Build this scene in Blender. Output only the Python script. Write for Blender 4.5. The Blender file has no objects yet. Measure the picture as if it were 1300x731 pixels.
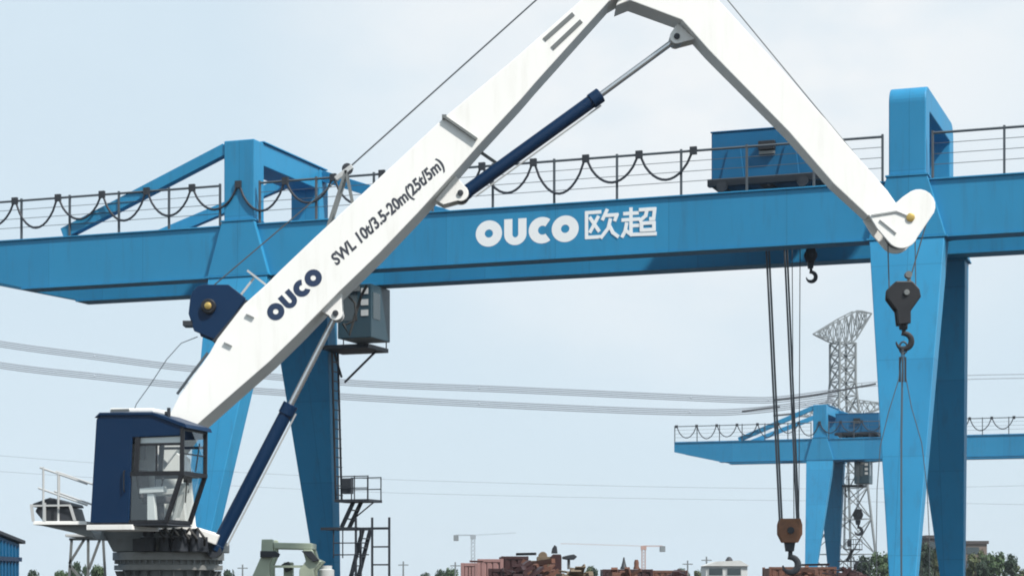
import bpy, bmesh, math, random
from mathutils import Vector, Matrix
R = math.radians
S = bpy.context.scene
COL = S.collection
random.seed(7)

# ------------------------------------------------------------------ camera
EYE = 1.7
cam_data = bpy.data.cameras.new("camera")
cam = bpy.data.objects.new("camera", cam_data)
COL.objects.link(cam)
cam.location = (0, 0, EYE)
cam.rotation_euler = (R(90), 0, 0)
cam_data.sensor_fit = 'HORIZONTAL'
cam_data.sensor_width = 36
cam_data.lens = 72
cam_data.shift_y = 376.5 / 1300
cam_data.clip_end = 20000
S.camera = cam

# ------------------------------------------------------------------ sky and sun
SUN_EL, SUN_AZ = R(50), math.atan2(.70, -.71)          # sun to the right of and behind the camera
W = bpy.data.worlds.new("World")
S.world = W
W.use_nodes = True
nt = W.node_tree
bg = nt.nodes["Background"]
sky = nt.nodes.new("ShaderNodeTexSky")
sky.sky_type = 'NISHITA'
sky.sun_disc = False
sky.sun_elevation = SUN_EL
sky.sun_rotation = SUN_AZ
sky.air_density = 1.0
sky.dust_density = .6
tc = nt.nodes.new("ShaderNodeTexCoord")
mp = nt.nodes.new("ShaderNodeMapping")
mp.inputs["Scale"].default_value = (3.0, 3.0, 5.5)
mp.inputs["Location"].default_value = (1.2, .4, 0.3)
nz = nt.nodes.new("ShaderNodeTexNoise")
nz.inputs["Scale"].default_value = 1.6
nz.inputs["Detail"].default_value = 5
nz.inputs["Roughness"].default_value = .48
cr = nt.nodes.new("ShaderNodeValToRGB")
cr.color_ramp.elements[0].position = .40
cr.color_ramp.elements[0].color = (.94, .94, .94, 1)
cr.color_ramp.elements[1].position = .66
cr.color_ramp.elements[1].color = (1, 1, 1, 1)
cr.color_ramp.interpolation = 'EASE'
mx = nt.nodes.new("ShaderNodeMix")
mx.data_type = 'RGBA'
mx.inputs["B"].default_value = (7.2, 8.6, 9.65, 1)      # thin blue-white cloud veil
nt.links.new(tc.outputs["Generated"], mp.inputs["Vector"])
nt.links.new(mp.outputs["Vector"], nz.inputs["Vector"])
nt.links.new(nz.outputs["Fac"], cr.inputs["Fac"])
nt.links.new(cr.outputs["Color"], mx.inputs["Factor"])
nt.links.new(sky.outputs["Color"], mx.inputs["A"])
# brighter white cloud bank high over the yard, broken up by the same noise
vd = nt.nodes.new("ShaderNodeVectorMath"); vd.operation = 'DOT_PRODUCT'
vn = nt.nodes.new("ShaderNodeVectorMath"); vn.operation = 'NORMALIZE'
nt.links.new(tc.outputs["Generated"], vn.inputs[0])
nt.links.new(vn.outputs[0], vd.inputs[0])
vd.inputs[1].default_value = Vector((.10, 1, .31)).normalized()
mr = nt.nodes.new("ShaderNodeMapRange"); mr.interpolation_type = 'SMOOTHSTEP'
mr.inputs["From Min"].default_value = .970
mr.inputs["From Max"].default_value = .9985
nt.links.new(vd.outputs["Value"], mr.inputs["Value"])
n2 = nt.nodes.new("ShaderNodeTexNoise")
n2.inputs["Scale"].default_value = 4.5
n2.inputs["Detail"].default_value = 6
n2.inputs["Roughness"].default_value = .5
nt.links.new(mp.outputs["Vector"], n2.inputs["Vector"])
mr2 = nt.nodes.new("ShaderNodeMapRange")
mr2.inputs["From Min"].default_value = .36
mr2.inputs["From Max"].default_value = .60
nt.links.new(n2.outputs["Fac"], mr2.inputs["Value"])
mu = nt.nodes.new("ShaderNodeMath"); mu.operation = 'MULTIPLY'
nt.links.new(mr.outputs["Result"], mu.inputs[0])
nt.links.new(mr2.outputs["Result"], mu.inputs[1])
ad = nt.nodes.new("ShaderNodeMath"); ad.operation = 'MULTIPLY_ADD'; ad.use_clamp = True
ad.inputs[1].default_value = .55
nt.links.new(mr.outputs["Result"], ad.inputs[0])
mh = nt.nodes.new("ShaderNodeMath"); mh.operation = 'MULTIPLY'; mh.inputs[1].default_value = .45
nt.links.new(mu.outputs[0], mh.inputs[0])
nt.links.new(mh.outputs[0], ad.inputs[2])
mx2 = nt.nodes.new("ShaderNodeMix"); mx2.data_type = 'RGBA'
mx2.inputs["B"].default_value = (9.3, 9.7, 10.0, 1)
nt.links.new(ad.outputs[0], mx2.inputs["Factor"])
nt.links.new(mx.outputs["Result"], mx2.inputs["A"])
nt.links.new(mx2.outputs["Result"], bg.inputs["Color"])
bg.inputs["Strength"].default_value = .075

sl = bpy.data.lights.new("sun", 'SUN')
sl.energy = 4.2
sl.angle = R(3)
sl.color = (1, .96, .90)
sun = bpy.data.objects.new("sun", sl)
COL.objects.link(sun)
sd = Vector((math.sin(SUN_AZ) * math.cos(SUN_EL), math.cos(SUN_AZ) * math.cos(SUN_EL), math.sin(SUN_EL)))
sun.rotation_euler = sd.to_track_quat('Z', 'Y').to_euler()
sun.location = sd * 100

S.view_settings.view_transform = 'Standard'
S.view_settings.look = 'None'
S.view_settings.gamma = 1
S.view_settings.exposure = 0.35
S.view_settings.use_curve_mapping = False
S.cycles.filter_width = 1.9

# ------------------------------------------------------------------ materials
def mat(name, col, rough=.5, metal=0., vary=.18, scale=1.2, dirt=0., dirt_col=(.10, .08, .06), bump=0., spec=.5, streak=False, seams=None):
    m = bpy.data.materials.new(name)
    m.use_nodes = True
    t = m.node_tree
    b = t.nodes["Principled BSDF"]
    b.inputs["Roughness"].default_value = rough
    b.inputs["Metallic"].default_value = metal
    b.inputs["Specular IOR Level"].default_value = spec
    co = t.nodes.new("ShaderNodeTexCoord")
    n = t.nodes.new("ShaderNodeTexNoise")
    n.inputs["Scale"].default_value = scale
    n.inputs["Detail"].default_value = 6
    t.links.new(co.outputs["Object"], n.inputs["Vector"])
    mixc = t.nodes.new("ShaderNodeMix")
    mixc.data_type = 'RGBA'
    mixc.inputs["A"].default_value = (*[c * (1 - vary) for c in col], 1)
    mixc.inputs["B"].default_value = (*[min(1, c * (1 + vary)) for c in col], 1)
    t.links.new(n.outputs["Fac"], mixc.inputs["Factor"])
    out = mixc.outputs["Result"]
    if dirt:
        mp_ = t.nodes.new("ShaderNodeMapping")
        mp_.inputs["Scale"].default_value = (5, 5, .5) if streak else (1, 1, 1)
        n2 = t.nodes.new("ShaderNodeTexNoise")
        n2.inputs["Scale"].default_value = scale * 1.7
        n2.inputs["Detail"].default_value = 8
        n2.inputs["Roughness"].default_value = .65
        t.links.new(co.outputs["Object"], mp_.inputs["Vector"])
        t.links.new(mp_.outputs["Vector"], n2.inputs["Vector"])
        r2 = t.nodes.new("ShaderNodeValToRGB")
        r2.color_ramp.elements[0].position = .52
        r2.color_ramp.elements[0].color = (0, 0, 0, 1)
        r2.color_ramp.elements[1].position = .78
        r2.color_ramp.elements[1].color = (dirt, dirt, dirt, 1)
        t.links.new(n2.outputs["Fac"], r2.inputs["Fac"])
        m2 = t.nodes.new("ShaderNodeMix")
        m2.data_type = 'RGBA'
        m2.inputs["B"].default_value = (*dirt_col, 1)
        t.links.new(r2.outputs["Color"], m2.inputs["Factor"])
        t.links.new(out, m2.inputs["A"])
        out = m2.outputs["Result"]
    if seams:                                   # welded plate joints, each plate a slightly different shade
        sp = t.nodes.new("ShaderNodeSeparateXYZ"); cb_ = t.nodes.new("ShaderNodeCombineXYZ")
        t.links.new(co.outputs["Object"], sp.inputs[0])
        t.links.new(sp.outputs["X"], cb_.inputs["X"]); t.links.new(sp.outputs["Z"], cb_.inputs["Y"])
        br = t.nodes.new("ShaderNodeTexBrick")
        br.offset = 0
        br.inputs["Scale"].default_value = 1
        br.inputs["Brick Width"].default_value = seams[0]
        br.inputs["Row Height"].default_value = seams[1]
        br.inputs["Mortar Size"].default_value = .012
        br.inputs["Color1"].default_value = (.90, .92, .94, 1)
        br.inputs["Color2"].default_value = (1.08, 1.05, 1.04, 1)
        br.inputs["Mortar"].default_value = (.76, .79, .80, 1)
        t.links.new(cb_.outputs[0], br.inputs["Vector"])
        m3 = t.nodes.new("ShaderNodeMix"); m3.data_type = 'RGBA'; m3.blend_type = 'MULTIPLY'
        m3.inputs["Factor"].default_value = 1
        t.links.new(out, m3.inputs["A"]); t.links.new(br.outputs["Color"], m3.inputs["B"])
        out = m3.outputs["Result"]
    t.links.new(out, b.inputs["Base Color"])
    rr = t.nodes.new("ShaderNodeMapRange")
    rr.inputs["To Min"].default_value = max(.05, rough - .1)
    rr.inputs["To Max"].default_value = min(1, rough + .1)
    t.links.new(n.outputs["Fac"], rr.inputs["Value"])
    t.links.new(rr.outputs["Result"], b.inputs["Roughness"])
    if bump:
        bp = t.nodes.new("ShaderNodeBump")
        bp.inputs["Strength"].default_value = bump
        bp.inputs["Distance"].default_value = .02
        t.links.new(n.outputs["Fac"], bp.inputs["Height"])
        t.links.new(bp.outputs["Normal"], b.inputs["Normal"])
    return m

M = {}
M['blue'] = mat('blue_paint', (.024, .232, .43), .5, vary=.14, scale=.5, spec=.3, seams=(3.1, 2.4), dirt=.42, dirt_col=(.035, .10, .16), streak=True, bump=.02)
M['blue_hoist'] = mat('hoist_blue_paint', (.004, .11, .245), .5, spec=.3, vary=.15, scale=1.2, dirt=.3, dirt_col=(.02, .07, .12))
M['teal'] = mat('cabin_teal_paint', (.018, .05, .07), .4, vary=.2, scale=1.2, dirt=.3, dirt_col=(.02, .04, .05))
M['navy'] = mat('navy_paint', (.0012, .021, .066), .45, spec=.25, vary=.12, scale=1.0, dirt=.15, dirt_col=(.008, .03, .06))
M['white'] = mat('white_paint', (.84, .83, .80), .6, spec=.2, vary=.03, scale=.7, dirt=.30, dirt_col=(.55, .52, .46), streak=True)
M['letter_white'] = mat('white_lettering', (.85, .86, .86), .5, vary=.03)
M['letter_navy'] = mat('navy_lettering', (.012, .03, .08), .5, vary=.05)
M['letter_grey'] = mat('grey_lettering', (.04, .045, .06), .5, vary=.05)
M['dark'] = mat('dark_steel', (.022, .026, .034), .55, vary=.3, scale=3, dirt=.3, dirt_col=(.05, .04, .035))
M['black'] = mat('black_paint', (.010, .010, .013), .45, vary=.2, scale=3)
M['grey'] = mat('grey_steel', (.16, .17, .17), .5, metal=.2, vary=.25, scale=3, dirt=.4, dirt_col=(.09, .08, .07))
M['ring'] = mat('slewing_ring_steel', (.22, .22, .21), .5, metal=.2, vary=.25, scale=4, dirt=.5, dirt_col=(.07, .06, .05))
M['rail'] = mat('grey_rail_paint', (.07, .085, .10), .55, vary=.2, scale=3)
M['pale_rail'] = mat('pale_rail_paint', (.45, .46, .46), .5, vary=.1, scale=3)
M['cable'] = mat('black_cable', (.02, .025, .035), .6, vary=.2)
M['rope'] = mat('steel_wire_rope', (.10, .11, .12), .45, metal=.4, vary=.2, scale=6)
M['chrome'] = mat('chromed_rod', (.62, .63, .64), .22, metal=.85, vary=.04)
M['gold'] = mat('brass_pin', (.55, .38, .12), .35, metal=.7, vary=.15, scale=6)
M['rust'] = mat('rusty_steel', (.13, .055, .035), .8, vary=.35, scale=4, dirt=.5, dirt_col=(.05, .03, .025), bump=.2)
M['rust_block'] = mat('rust_orange_steel', (.23, .10, .05), .75, vary=.35, scale=5, dirt=.5, dirt_col=(.06, .04, .03), bump=.2)
M['maroon'] = mat('maroon_container_paint', (.036, .010, .011), .6, vary=.3, scale=1.5, dirt=.5, dirt_col=(.03, .015, .012), streak=True)
M['pink'] = mat('faded_pink_paint', (.30, .17, .16), .65, vary=.2, scale=1.5, dirt=.6, dirt_col=(.22, .12, .10), streak=True)
M['tan'] = mat('tan_paint', (.15, .11, .07), .7, vary=.2, scale=1.5, dirt=.5, dirt_col=(.12, .08, .05))
M['green'] = mat('pale_green_paint', (.42, .47, .36), .5, vary=.12, scale=1.5, dirt=.35, dirt_col=(.18, .19, .14))
M['crane_grey'] = mat('hazed_grey_paint', (.27, .30, .33), .7, vary=.05)  # distance haze put into the pale grey of the far crane
M['galv'] = mat('galvanised_steel', (.19, .21, .22), .6, metal=.2, vary=.15, scale=.5)
M['wire'] = mat('weathered_conductor', (.30, .33, .37), .9, vary=.1, spec=.1)
M['orange'] = mat('hazed_orange_paint', (.40, .24, .20), .6, vary=.15)  # orange paled to carry the haze over the other far crane
M['brick'] = mat('dull_brick', (.16, .12, .10), .85, vary=.25, scale=.6)
M['roof_dark'] = mat('dark_roof', (.05, .04, .04), .8, vary=.3, scale=.8)
M['plaster'] = mat('pale_plaster', (.55, .56, .55), .8, vary=.12, scale=.5, dirt=.4, dirt_col=(.3, .28, .25))
M['bark'] = mat('bark', (.06, .045, .032), .9, vary=.35, scale=6, bump=.4)
M['ground'] = mat('packed_yard_ground', (.055, .052, .048), .95, spec=.1, vary=.25, scale=.12, dirt=.5, dirt_col=(.045, .042, .04), bump=.2)
M['seat'] = mat('grey_seat_fabric', (.10, .09, .09), .8, vary=.2, scale=10)
M['interior'] = mat('cab_interior_grey', (.78, .78, .75), .6, vary=.06, scale=4)
M['gold_paint'] = mat('sheave_white', (.80, .79, .76), .4, vary=.04)
M['rubber'] = mat('black_rubber', (.02, .02, .02), .7, vary=.2)

def leafmat(name, col):
    m = mat(name, col, .6, vary=.5, scale=.9, spec=.3)
    b = m.node_tree.nodes["Principled BSDF"]
    b.inputs["Subsurface Weight"].default_value = 0
    b.inputs["Transmission Weight"].default_value = 0
    return m
M['leaf_dark'] = leafmat('dark_leaves', (.030, .055, .032))
M['leaf_mid'] = leafmat('green_leaves', (.055, .095, .040))
M['leaf_olive'] = leafmat('olive_leaves', (.085, .105, .045))

def glass():
    m = bpy.data.materials.new('tinted_glass')
    m.use_nodes = True
    t = m.node_tree
    b = t.nodes["Principled BSDF"]
    tr = t.nodes.new("ShaderNodeBsdfTransparent")
    tr.inputs["Color"].default_value = (.92, .95, .95, 1)
    gl = t.nodes.new("ShaderNodeBsdfGlossy")
    gl.inputs["Roughness"].default_value = .03
    gl.inputs["Color"].default_value = (.9, .95, 1, 1)
    lw = t.nodes.new("ShaderNodeLayerWeight")
    pw = t.nodes.new("ShaderNodeMath"); pw.operation = 'POWER'; pw.inputs[1].default_value = 3
    t.links.new(lw.outputs["Facing"], pw.inputs[0])
    fr = t.nodes.new("ShaderNodeMath"); fr.operation = 'MULTIPLY_ADD'
    fr.inputs[1].default_value = .5; fr.inputs[2].default_value = .09
    t.links.new(pw.outputs[0], fr.inputs[0])
    mi = t.nodes.new("ShaderNodeMixShader")
    t.links.new(fr.outputs[0], mi.inputs[0])
    t.links.new(tr.outputs[0], mi.inputs[1])
    t.links.new(gl.outputs[0], mi.inputs[2])
    t.links.new(mi.outputs[0], t.nodes["Material Output"].inputs["Surface"])
    t.nodes.remove(b)
    return m
M['glass'] = glass()
def darkglass():
    m = mat('dark_window_glass', (.03, .045, .05), .08, vary=.2, scale=.6, spec=.8)
    return m
M['dglass'] = darkglass()

# ------------------------------------------------------------------ mesh helpers
BASE = {}                                   # world offset of every (unrotated) root, so meshes can be given in metres of the yard

class MB:
    def __init__(s):
        s.v = []; s.f = []; s.c = []
    def add(s, vs, fs):
        o = len(s.v)
        s.c.append((o, len(s.f)))
        s.v += [tuple(v) for v in vs]
        s.f += [tuple(i + o for i in f) for f in fs]
        return s
    def box(s, a, b):
        x0, x1 = sorted((a[0], b[0])); y0, y1 = sorted((a[1], b[1])); z0, z1 = sorted((a[2], b[2]))
        return s.add([(x0, y0, z0), (x1, y0, z0), (x1, y1, z0), (x0, y1, z0), (x0, y0, z1), (x1, y0, z1), (x1, y1, z1), (x0, y1, z1)],
                     [(0, 3, 2, 1), (4, 5, 6, 7), (0, 1, 5, 4), (1, 2, 6, 5), (2, 3, 7, 6), (3, 0, 4, 7)])
    def hexa(s, p):                         # eight corners: bottom four, top four
        return s.add(p, [(0, 3, 2, 1), (4, 5, 6, 7), (0, 1, 5, 4), (1, 2, 6, 5), (2, 3, 7, 6), (3, 0, 4, 7)])
    def prism(s, poly, y0, y1):             # outline in x-z, swept from y0 (front) to y1; either may be a function of the index
        n = len(poly)
        A = y0 if callable(y0) else (lambda i: y0)
        B = y1 if callable(y1) else (lambda i: y1)
        vs = [(x, A(i), z) for i, (x, z) in enumerate(poly)] + [(x, B(i), z) for i, (x, z) in enumerate(poly)]
        fs = [tuple(range(n)), tuple(range(2 * n - 1, n - 1, -1))]
        fs += [(i, n + i, n + (i + 1) % n, (i + 1) % n) for i in range(n)]
        return s.add(vs, fs)
    def bar(s, p, q, w, h=None, up=(0, 0, 1)):
        h = h or w
        p, q = Vector(p), Vector(q)
        d = (q - p).normalized()
        u = Vector(up)
        if abs(d.dot(u)) > .98: u = Vector((0, 1, 0))
        a = d.cross(u).normalized() * w / 2
        b = a.cross(d).normalized() * h / 2
        vs = [p - a - b, p + a - b, p + a + b, p - a + b, q - a - b, q + a - b, q + a + b, q - a + b]
        return s.add(vs, [(0, 3, 2, 1), (4, 5, 6, 7), (0, 1, 5, 4), (1, 2, 6, 5), (2, 3, 7, 6), (3, 0, 4, 7)])
    def tube(s, pts, r, n=8, r2=None):
        pts = [Vector(p) for p in pts]
        m = len(pts)
        rings = []
        ref = None
        for i, p in enumerate(pts):
            d = (pts[min(i + 1, m - 1)] - pts[max(i - 1, 0)]).normalized()
            if ref is None or abs(ref.dot(d)) > .95:
                ref = Vector((0, 0, 1)) if abs(d.z) < .9 else Vector((0, 1, 0))
            a = d.cross(ref).normalized(); b = a.cross(d)
            ref = b
            rr = r if r2 is None else r + (r2 - r) * i / (m - 1)
            rings.append([p + a * math.cos(2 * math.pi * k / n) * rr + b * math.sin(2 * math.pi * k / n) * rr for k in range(n)])
        vs = [v for ring in rings for v in ring]
        fs = [(i * n + k, i * n + (k + 1) % n, (i + 1) * n + (k + 1) % n, (i + 1) * n + k) for i in range(m - 1) for k in range(n)]
        fs += [tuple(range(n - 1, -1, -1)), tuple((m - 1) * n + k for k in range(n))]
        return s.add(vs, fs)
    def lathe(s, c, prof, n=32, axis='z'):  # profile of (radius, height)
        vs = []
        for r, h in prof:
            for k in range(n):
                a = 2 * math.pi * k / n
                if axis == 'z': vs.append((c[0] + r * math.cos(a), c[1] + r * math.sin(a), c[2] + h))
                else: vs.append((c[0] + r * math.cos(a), c[1] + h, c[2] + r * math.sin(a)))
        m = len(prof)
        fs = [(i * n + k, i * n + (k + 1) % n, (i + 1) * n + (k + 1) % n, (i + 1) * n + k) for i in range(m - 1) for k in range(n)]
        fs += [tuple(range(n - 1, -1, -1)), tuple((m - 1) * n + k for k in range(n))]
        return s.add(vs, fs)
    def ball(s, c, r, n=10):
        prof = [(max(.001, r * math.sin(math.pi * i / n)), -r * math.cos(math.pi * i / n)) for i in range(n + 1)]
        return s.lathe(c, prof, 12)
    def each(s, name, m, parent=None, **k):      # every added piece becomes an object of its own
        out = []
        for i, (v0, f0) in enumerate(s.c):
            v1, f1 = s.c[i + 1] if i + 1 < len(s.c) else (len(s.v), len(s.f))
            t = MB(); t.add(s.v[v0:v1], [tuple(q - v0 for q in f) for f in s.f[f0:f1]])
            out.append(t.build(name, m, parent, **k))
        return out
    def build(s, name, m, parent=None, bevel=0., smooth=False, seg=2):
        off = Vector((0, 0, 0))
        p = parent
        while p is not None:
            off += BASE.get(p.name, Vector((0, 0, 0)))
            p = p.parent
        me = bpy.data.meshes.new(name)
        me.from_pydata([Vector(v) - off for v in s.v], [], s.f)
        bm = bmesh.new(); bm.from_mesh(me)
        bmesh.ops.recalc_face_normals(bm, faces=bm.faces)
        bm.to_mesh(me); bm.free()
        me.materials.append(m)
        if smooth:
            for p_ in me.polygons: p_.use_smooth = True
            me.set_sharp_from_angle(angle=R(40))
        o = bpy.data.objects.new(name, me)
        COL.objects.link(o)
        if parent: o.parent = parent
        if bevel:
            b = o.modifiers.new('bevel', 'BEVEL')
            b.width = bevel; b.segments = seg; b.limit_method = 'ANGLE'; b.angle_limit = R(35)
        return o

def tag(o, label=None, cat=None, group=None, kind=None):
    if label: o['label'] = label
    if cat: o['category'] = cat
    if group: o['group'] = group
    if kind: o['kind'] = kind
    return o

def empty(name, loc, rz=0., label=None, cat=None, group=None, based=True):
    o = bpy.data.objects.new(name, None)
    o.empty_display_size = .5
    COL.objects.link(o)
    o.location = loc
    o.rotation_euler = (0, 0, rz)
    if based: BASE[o.name] = Vector(loc)
    return tag(o, label, cat, group)

def copy_tree(o, parent=None):
    c = o.copy()
    COL.objects.link(c)
    if parent: c.parent = parent
    for ch in list(o.children): copy_tree(ch, c)
    return c

def text_mesh(body, size=1., bold=0., shear=0.):
    cu = bpy.data.curves.new('lettering', 'FONT')
    cu.body = body; cu.size = size; cu.offset = bold; cu.shear = shear
    cu.resolution_u = 4
    ob = bpy.data.objects.new('lettering', cu)
    COL.objects.link(ob)
    dg = bpy.context.evaluated_depsgraph_get()
    dg.update()
    me = ob.evaluated_get(dg).to_mesh()
    vs = [v.co.copy() for v in me.vertices]
    fs = [tuple(p.vertices) for p in me.polygons]
    bpy.data.objects.remove(ob)
    bpy.data.curves.remove(cu)
    return vs, fs

def fit(vs, w, h):                          # stretch flat lettering into a w x h rectangle at the origin
    x0 = min(v.x for v in vs); x1 = max(v.x for v in vs); y0 = min(v.y for v in vs); y1 = max(v.y for v in vs)
    return [((v.x - x0) / (x1 - x0) * w, (v.y - y0) / (y1 - y0) * h) for v in vs]

def ouco():                                 # the four heavy rounded letters, cap height 1, as flat pieces (x, y)
    V = []; F = []
    def strip(outer, inner, closed):
        o = len(V); n = len(outer)
        V.extend(outer); V.extend(inner)
        for i in range(n if closed else n - 1):
            j = (i + 1) % n
            F.append((o + i, o + j, o + n + j, o + n + i))
    def arc(cx, cy, rx, ry, a0, a1, n): return [(cx + rx * math.cos(a0 + (a1 - a0) * i / n), cy + ry * math.sin(a0 + (a1 - a0) * i / n)) for i in range(n + 1)]
    def O(x):
        strip(arc(x + .5, .5, .5, .5, 0, 2 * math.pi, 40)[:-1], arc(x + .5, .5, .155, .155, 0, 2 * math.pi, 40)[:-1], True)
    O(0)
    x = 1.08                                # U
    strip([(x, 1), (x, .42)] + arc(x + .42, .42, .42, .42, math.pi, 2 * math.pi, 24) + [(x + .84, .42), (x + .84, 1)],
          [(x + .31, 1), (x + .31, .42)] + arc(x + .42, .42, .11, .13, math.pi, 2 * math.pi, 24) + [(x + .53, .42), (x + .53, 1)], False)
    x = 2.0                                 # C
    strip(arc(x + .5, .5, .5, .5, R(52), R(308), 36), arc(x + .52, .5, .17, .17, R(52), R(308), 36), False)
    O(2.86)
    return [Vector((a / 3.86, b, 0)) for a, b in V], F

# ------------------------------------------------------------------ ground
g = MB().add([(-1500, -300, 0), (1500, -300, 0), (1500, 2000, 0), (-1500, 2000, 0)], [(0, 1, 2, 3)]).build('ground', M['ground'])
tag(g, 'flat packed earth and concrete yard', 'ground', kind='structure')

# ================================================================== gantry cranes
ROT = math.atan2(-.34, .9405)
def gpoint(org, u, v, w):                   # gantry axes (along the girder, across, up) to yard metres
    return (org[0] + .9405 * u + .34 * v, org[1] - .34 * u + .9405 * v, w)

HAN_A = [[(.46, .94), (.06, .94), (.06, .06), (.48, .06)], [(.40, .76), (.17, .26)], [(.17, .74), (.42, .28)],
         [(.66, .98), (.54, .68)], [(.62, .80), (.96, .80), (.90, .62)], [(.76, .64), (.70, .34), (.50, .04)], [(.74, .42), (.84, .18), (.98, .04)]]
HAN_B = [[(.08, .82), (.46, .82)], [(.27, .98), (.27, .40)], [(.03, .60), (.50, .60)], [(.28, .38), (.50, .38)], [(.14, .46), (.10, .20), (.02, .03)], [(.27, .40), (.27, .12)],
         [(.10, .24), (.28, .07), (.98, .05)], [(.54, .92), (.96, .92), (.93, .58), (.84, .58)], [(.74, .92), (.70, .70), (.54, .54)], [(.58, .44), (.94, .44), (.94, .20), (.58, .20), (.58, .44)]]
TOP, BOT, SPAN = 11.72, 10.34, 18.55
def gantry(org, label, lettering, group):
    root = empty('gantry_crane', (org[0], org[1], 0), ROT, label, 'gantry crane', group, based=False)
    P = lambda mb, n, m, par=root, **k: mb.build(n, M[m], par, **k)
    PE = lambda mb, n, m, par=root, **k: mb.each(n, M[m], par, **k)
    U0, U1 = -10.4, SPAN + 9.5
    for v0, v1, zb in ((0, .55, BOT), (2.95, 3.6, BOT + .03)):
        mb = MB().prism([(U0, TOP), (U0, 11.08), (-7.1, zb), (SPAN + 6.5, zb), (U1, 11.08), (U1, TOP)], v0, v1)
        gd = P(mb, 'girder', 'blue', bevel=.015)
        fl = MB()
        fl.prism([(-7.12, zb - .045), (-7.12, zb - .004), (SPAN + 6.52, zb - .004), (SPAN + 6.52, zb - .045)], v0 - .05, v1 + .05)
        fl.prism([(U0, TOP + .004), (U0, TOP + .04), (U1, TOP + .04), (U1, TOP + .004)], v0 - .05, v1 + .05)
        fl.prism([(U0 - .02, TOP + .044), (U0 - .02, TOP + .10), (U1, TOP + .10), (U1, TOP + .044)], (v0 + v1) / 2 - .035, (v0 + v1) / 2 + .035)
        PE(fl, 'flange', 'blue', gd, bevel=.006)
        if v0 == 0 and lettering:
            vs, fs = ouco()
            pts = fit(vs, 2.90, .70)
            lt = MB().add([(7.05 + x, -.004, 10.73 + y) for x, y in pts], fs)
            for ox, strokes in ((10.11, HAN_A), (11.13, HAN_B)):
                q = 0
                for st_ in strokes:
                    for (xa_, ya_), (xb_, yb_) in zip(st_[:-1], st_[1:]):
                        q += 1
                        a_ = Vector((ox + xa_ * .93, -.004 - .001 * q, 10.77 + ya_ * .74)); b_ = Vector((ox + xb_ * .93, -.004 - .001 * q, 10.77 + yb_ * .74))
                        d_ = (b_ - a_).normalized(); n_ = Vector((-d_.z, 0, d_.x)) * .046
                        a_ -= d_ * .035; b_ += d_ * .035
                        bk = Vector((0, .002 + .001 * q, 0))
                        lt.hexa([a_ - n_ + bk, b_ - n_ + bk, b_ + n_ + bk, a_ + n_ + bk, a_ - n_, b_ - n_, b_ + n_, a_ + n_])
            P(lt, 'lettering', 'letter_white', gd)
    # end ties between the girders
    for ue in (U0 + .1, U1 - .5):
        P(MB().box((ue, .56, 11.2), (ue + .35, 2.94, TOP - .02)), 'end_tie', 'blue', bevel=.015)
    # legs with flared heads; they splay outwards across the track
    for side, uc in ((-1, 0.), (1, SPAN)):
        ub = uc + side * .28
        for nf, vt, vb in ((-1, -.16, -2.65), (1, 3.66, 6.2)):
            th_t, th_b = .75, .42
            f0, f1 = (vt, vt + th_t) if nf < 0 else (vt - th_t + .75, vt + .75)
            b0, b1 = (vb, vb + th_b) if nf < 0 else (vb - th_b + .6, vb + .6)
            ht, hb, wt, wb = .93, .25, BOT - .06, .95
            mb = MB().hexa([(ub - hb, b0, wb), (ub + hb, b0, wb), (ub + hb, b1, wb), (ub - hb, b1, wb),
                            (uc - ht, f0, wt), (uc + ht, f0, wt), (uc + ht, f1, wt), (uc - ht, f1, wt)])
            leg = P(mb, 'leg', 'blue', bevel=.02)
            # joint flange between leg and head
            mb = MB().box((uc - 1.0, f0 - .03, BOT - .056), (uc + 1.0, f1 + .03, BOT - .012))
            P(mb, 'joint_flange', 'blue', leg, bevel=.006)
            hv0, hv1 = (-.16, -.002) if nf < 0 else (3.603, 4.85)
            head = P(MB().prism([(uc - .95, BOT - .008), (uc + .95, BOT - .008), (uc + .5, TOP + .11), (uc - .5, TOP + .11)], hv0, hv1), 'leg_head', 'blue', bevel=.015)
            P(MB().box((uc - .53, hv0 - .02, TOP + .114), (uc + .53, hv1 + .45 if nf < 0 else hv1 + .02, TOP + .16)), 'head_plate', 'blue', head, bevel=.006)
            # travelling bogie under each leg
            bg_ = P(MB().prism([(ub - 1.1, .45), (ub - 1.1, .7), (ub - .5, .945), (ub + .5, .945), (ub + 1.1, .7), (ub + 1.1, .45)], b0 - .05, b1 + .05), 'bogie', 'blue', bevel=.015)
            wh = MB()
            for du in (-.75, .75): wh.lathe((ub + du, (b0 + b1) / 2, .32), [(.05, -.12), (.30, -.12), (.30, .08), (.34, .08), (.34, .12), (.05, .12)], 24, 'y')
            PE(wh, 'wheel', 'dark', bg_)
        # sill beam joining the two feet
        P(MB().box((ub - .2, -2.18, .5), (ub + .2, 6.32, .88)), 'sill_beam', 'blue', bevel=.015)
        # portal: two posts and a top beam over both girders
        zt = 14.12
        if side < 0:
            for v0 in (-.06, 4.2):
                P(MB().box((-.48, v0, TOP + .165), (.46, v0 + .62, zt)), 'portal_post', 'blue', bevel=.03)
            P(MB().box((-.52, .50, zt + .003), (.50, 4.70, zt + .04)), 'top_plate', 'blue', bevel=.006)
            P(MB().box((-.46, .563, 13.48), (.44, 4.197, zt - .003)), 'portal_beam', 'blue', bevel=.02)
            for v in (.12, 4.5):
                for ue, us in ((-5.75, -.485), (6.15, .465)):
                    if v < 1 and ue > 0: continue
                    mb = MB().bar((us, v, zt - .20), (ue, min(v, 3.4), TOP + .13), .26, .32)
                    P(mb, 'brace', 'blue', bevel=.01)
        else:
            def arch(v):
                pts = []
                return pts
            n = 8; rr = .42; ri = .10
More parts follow.
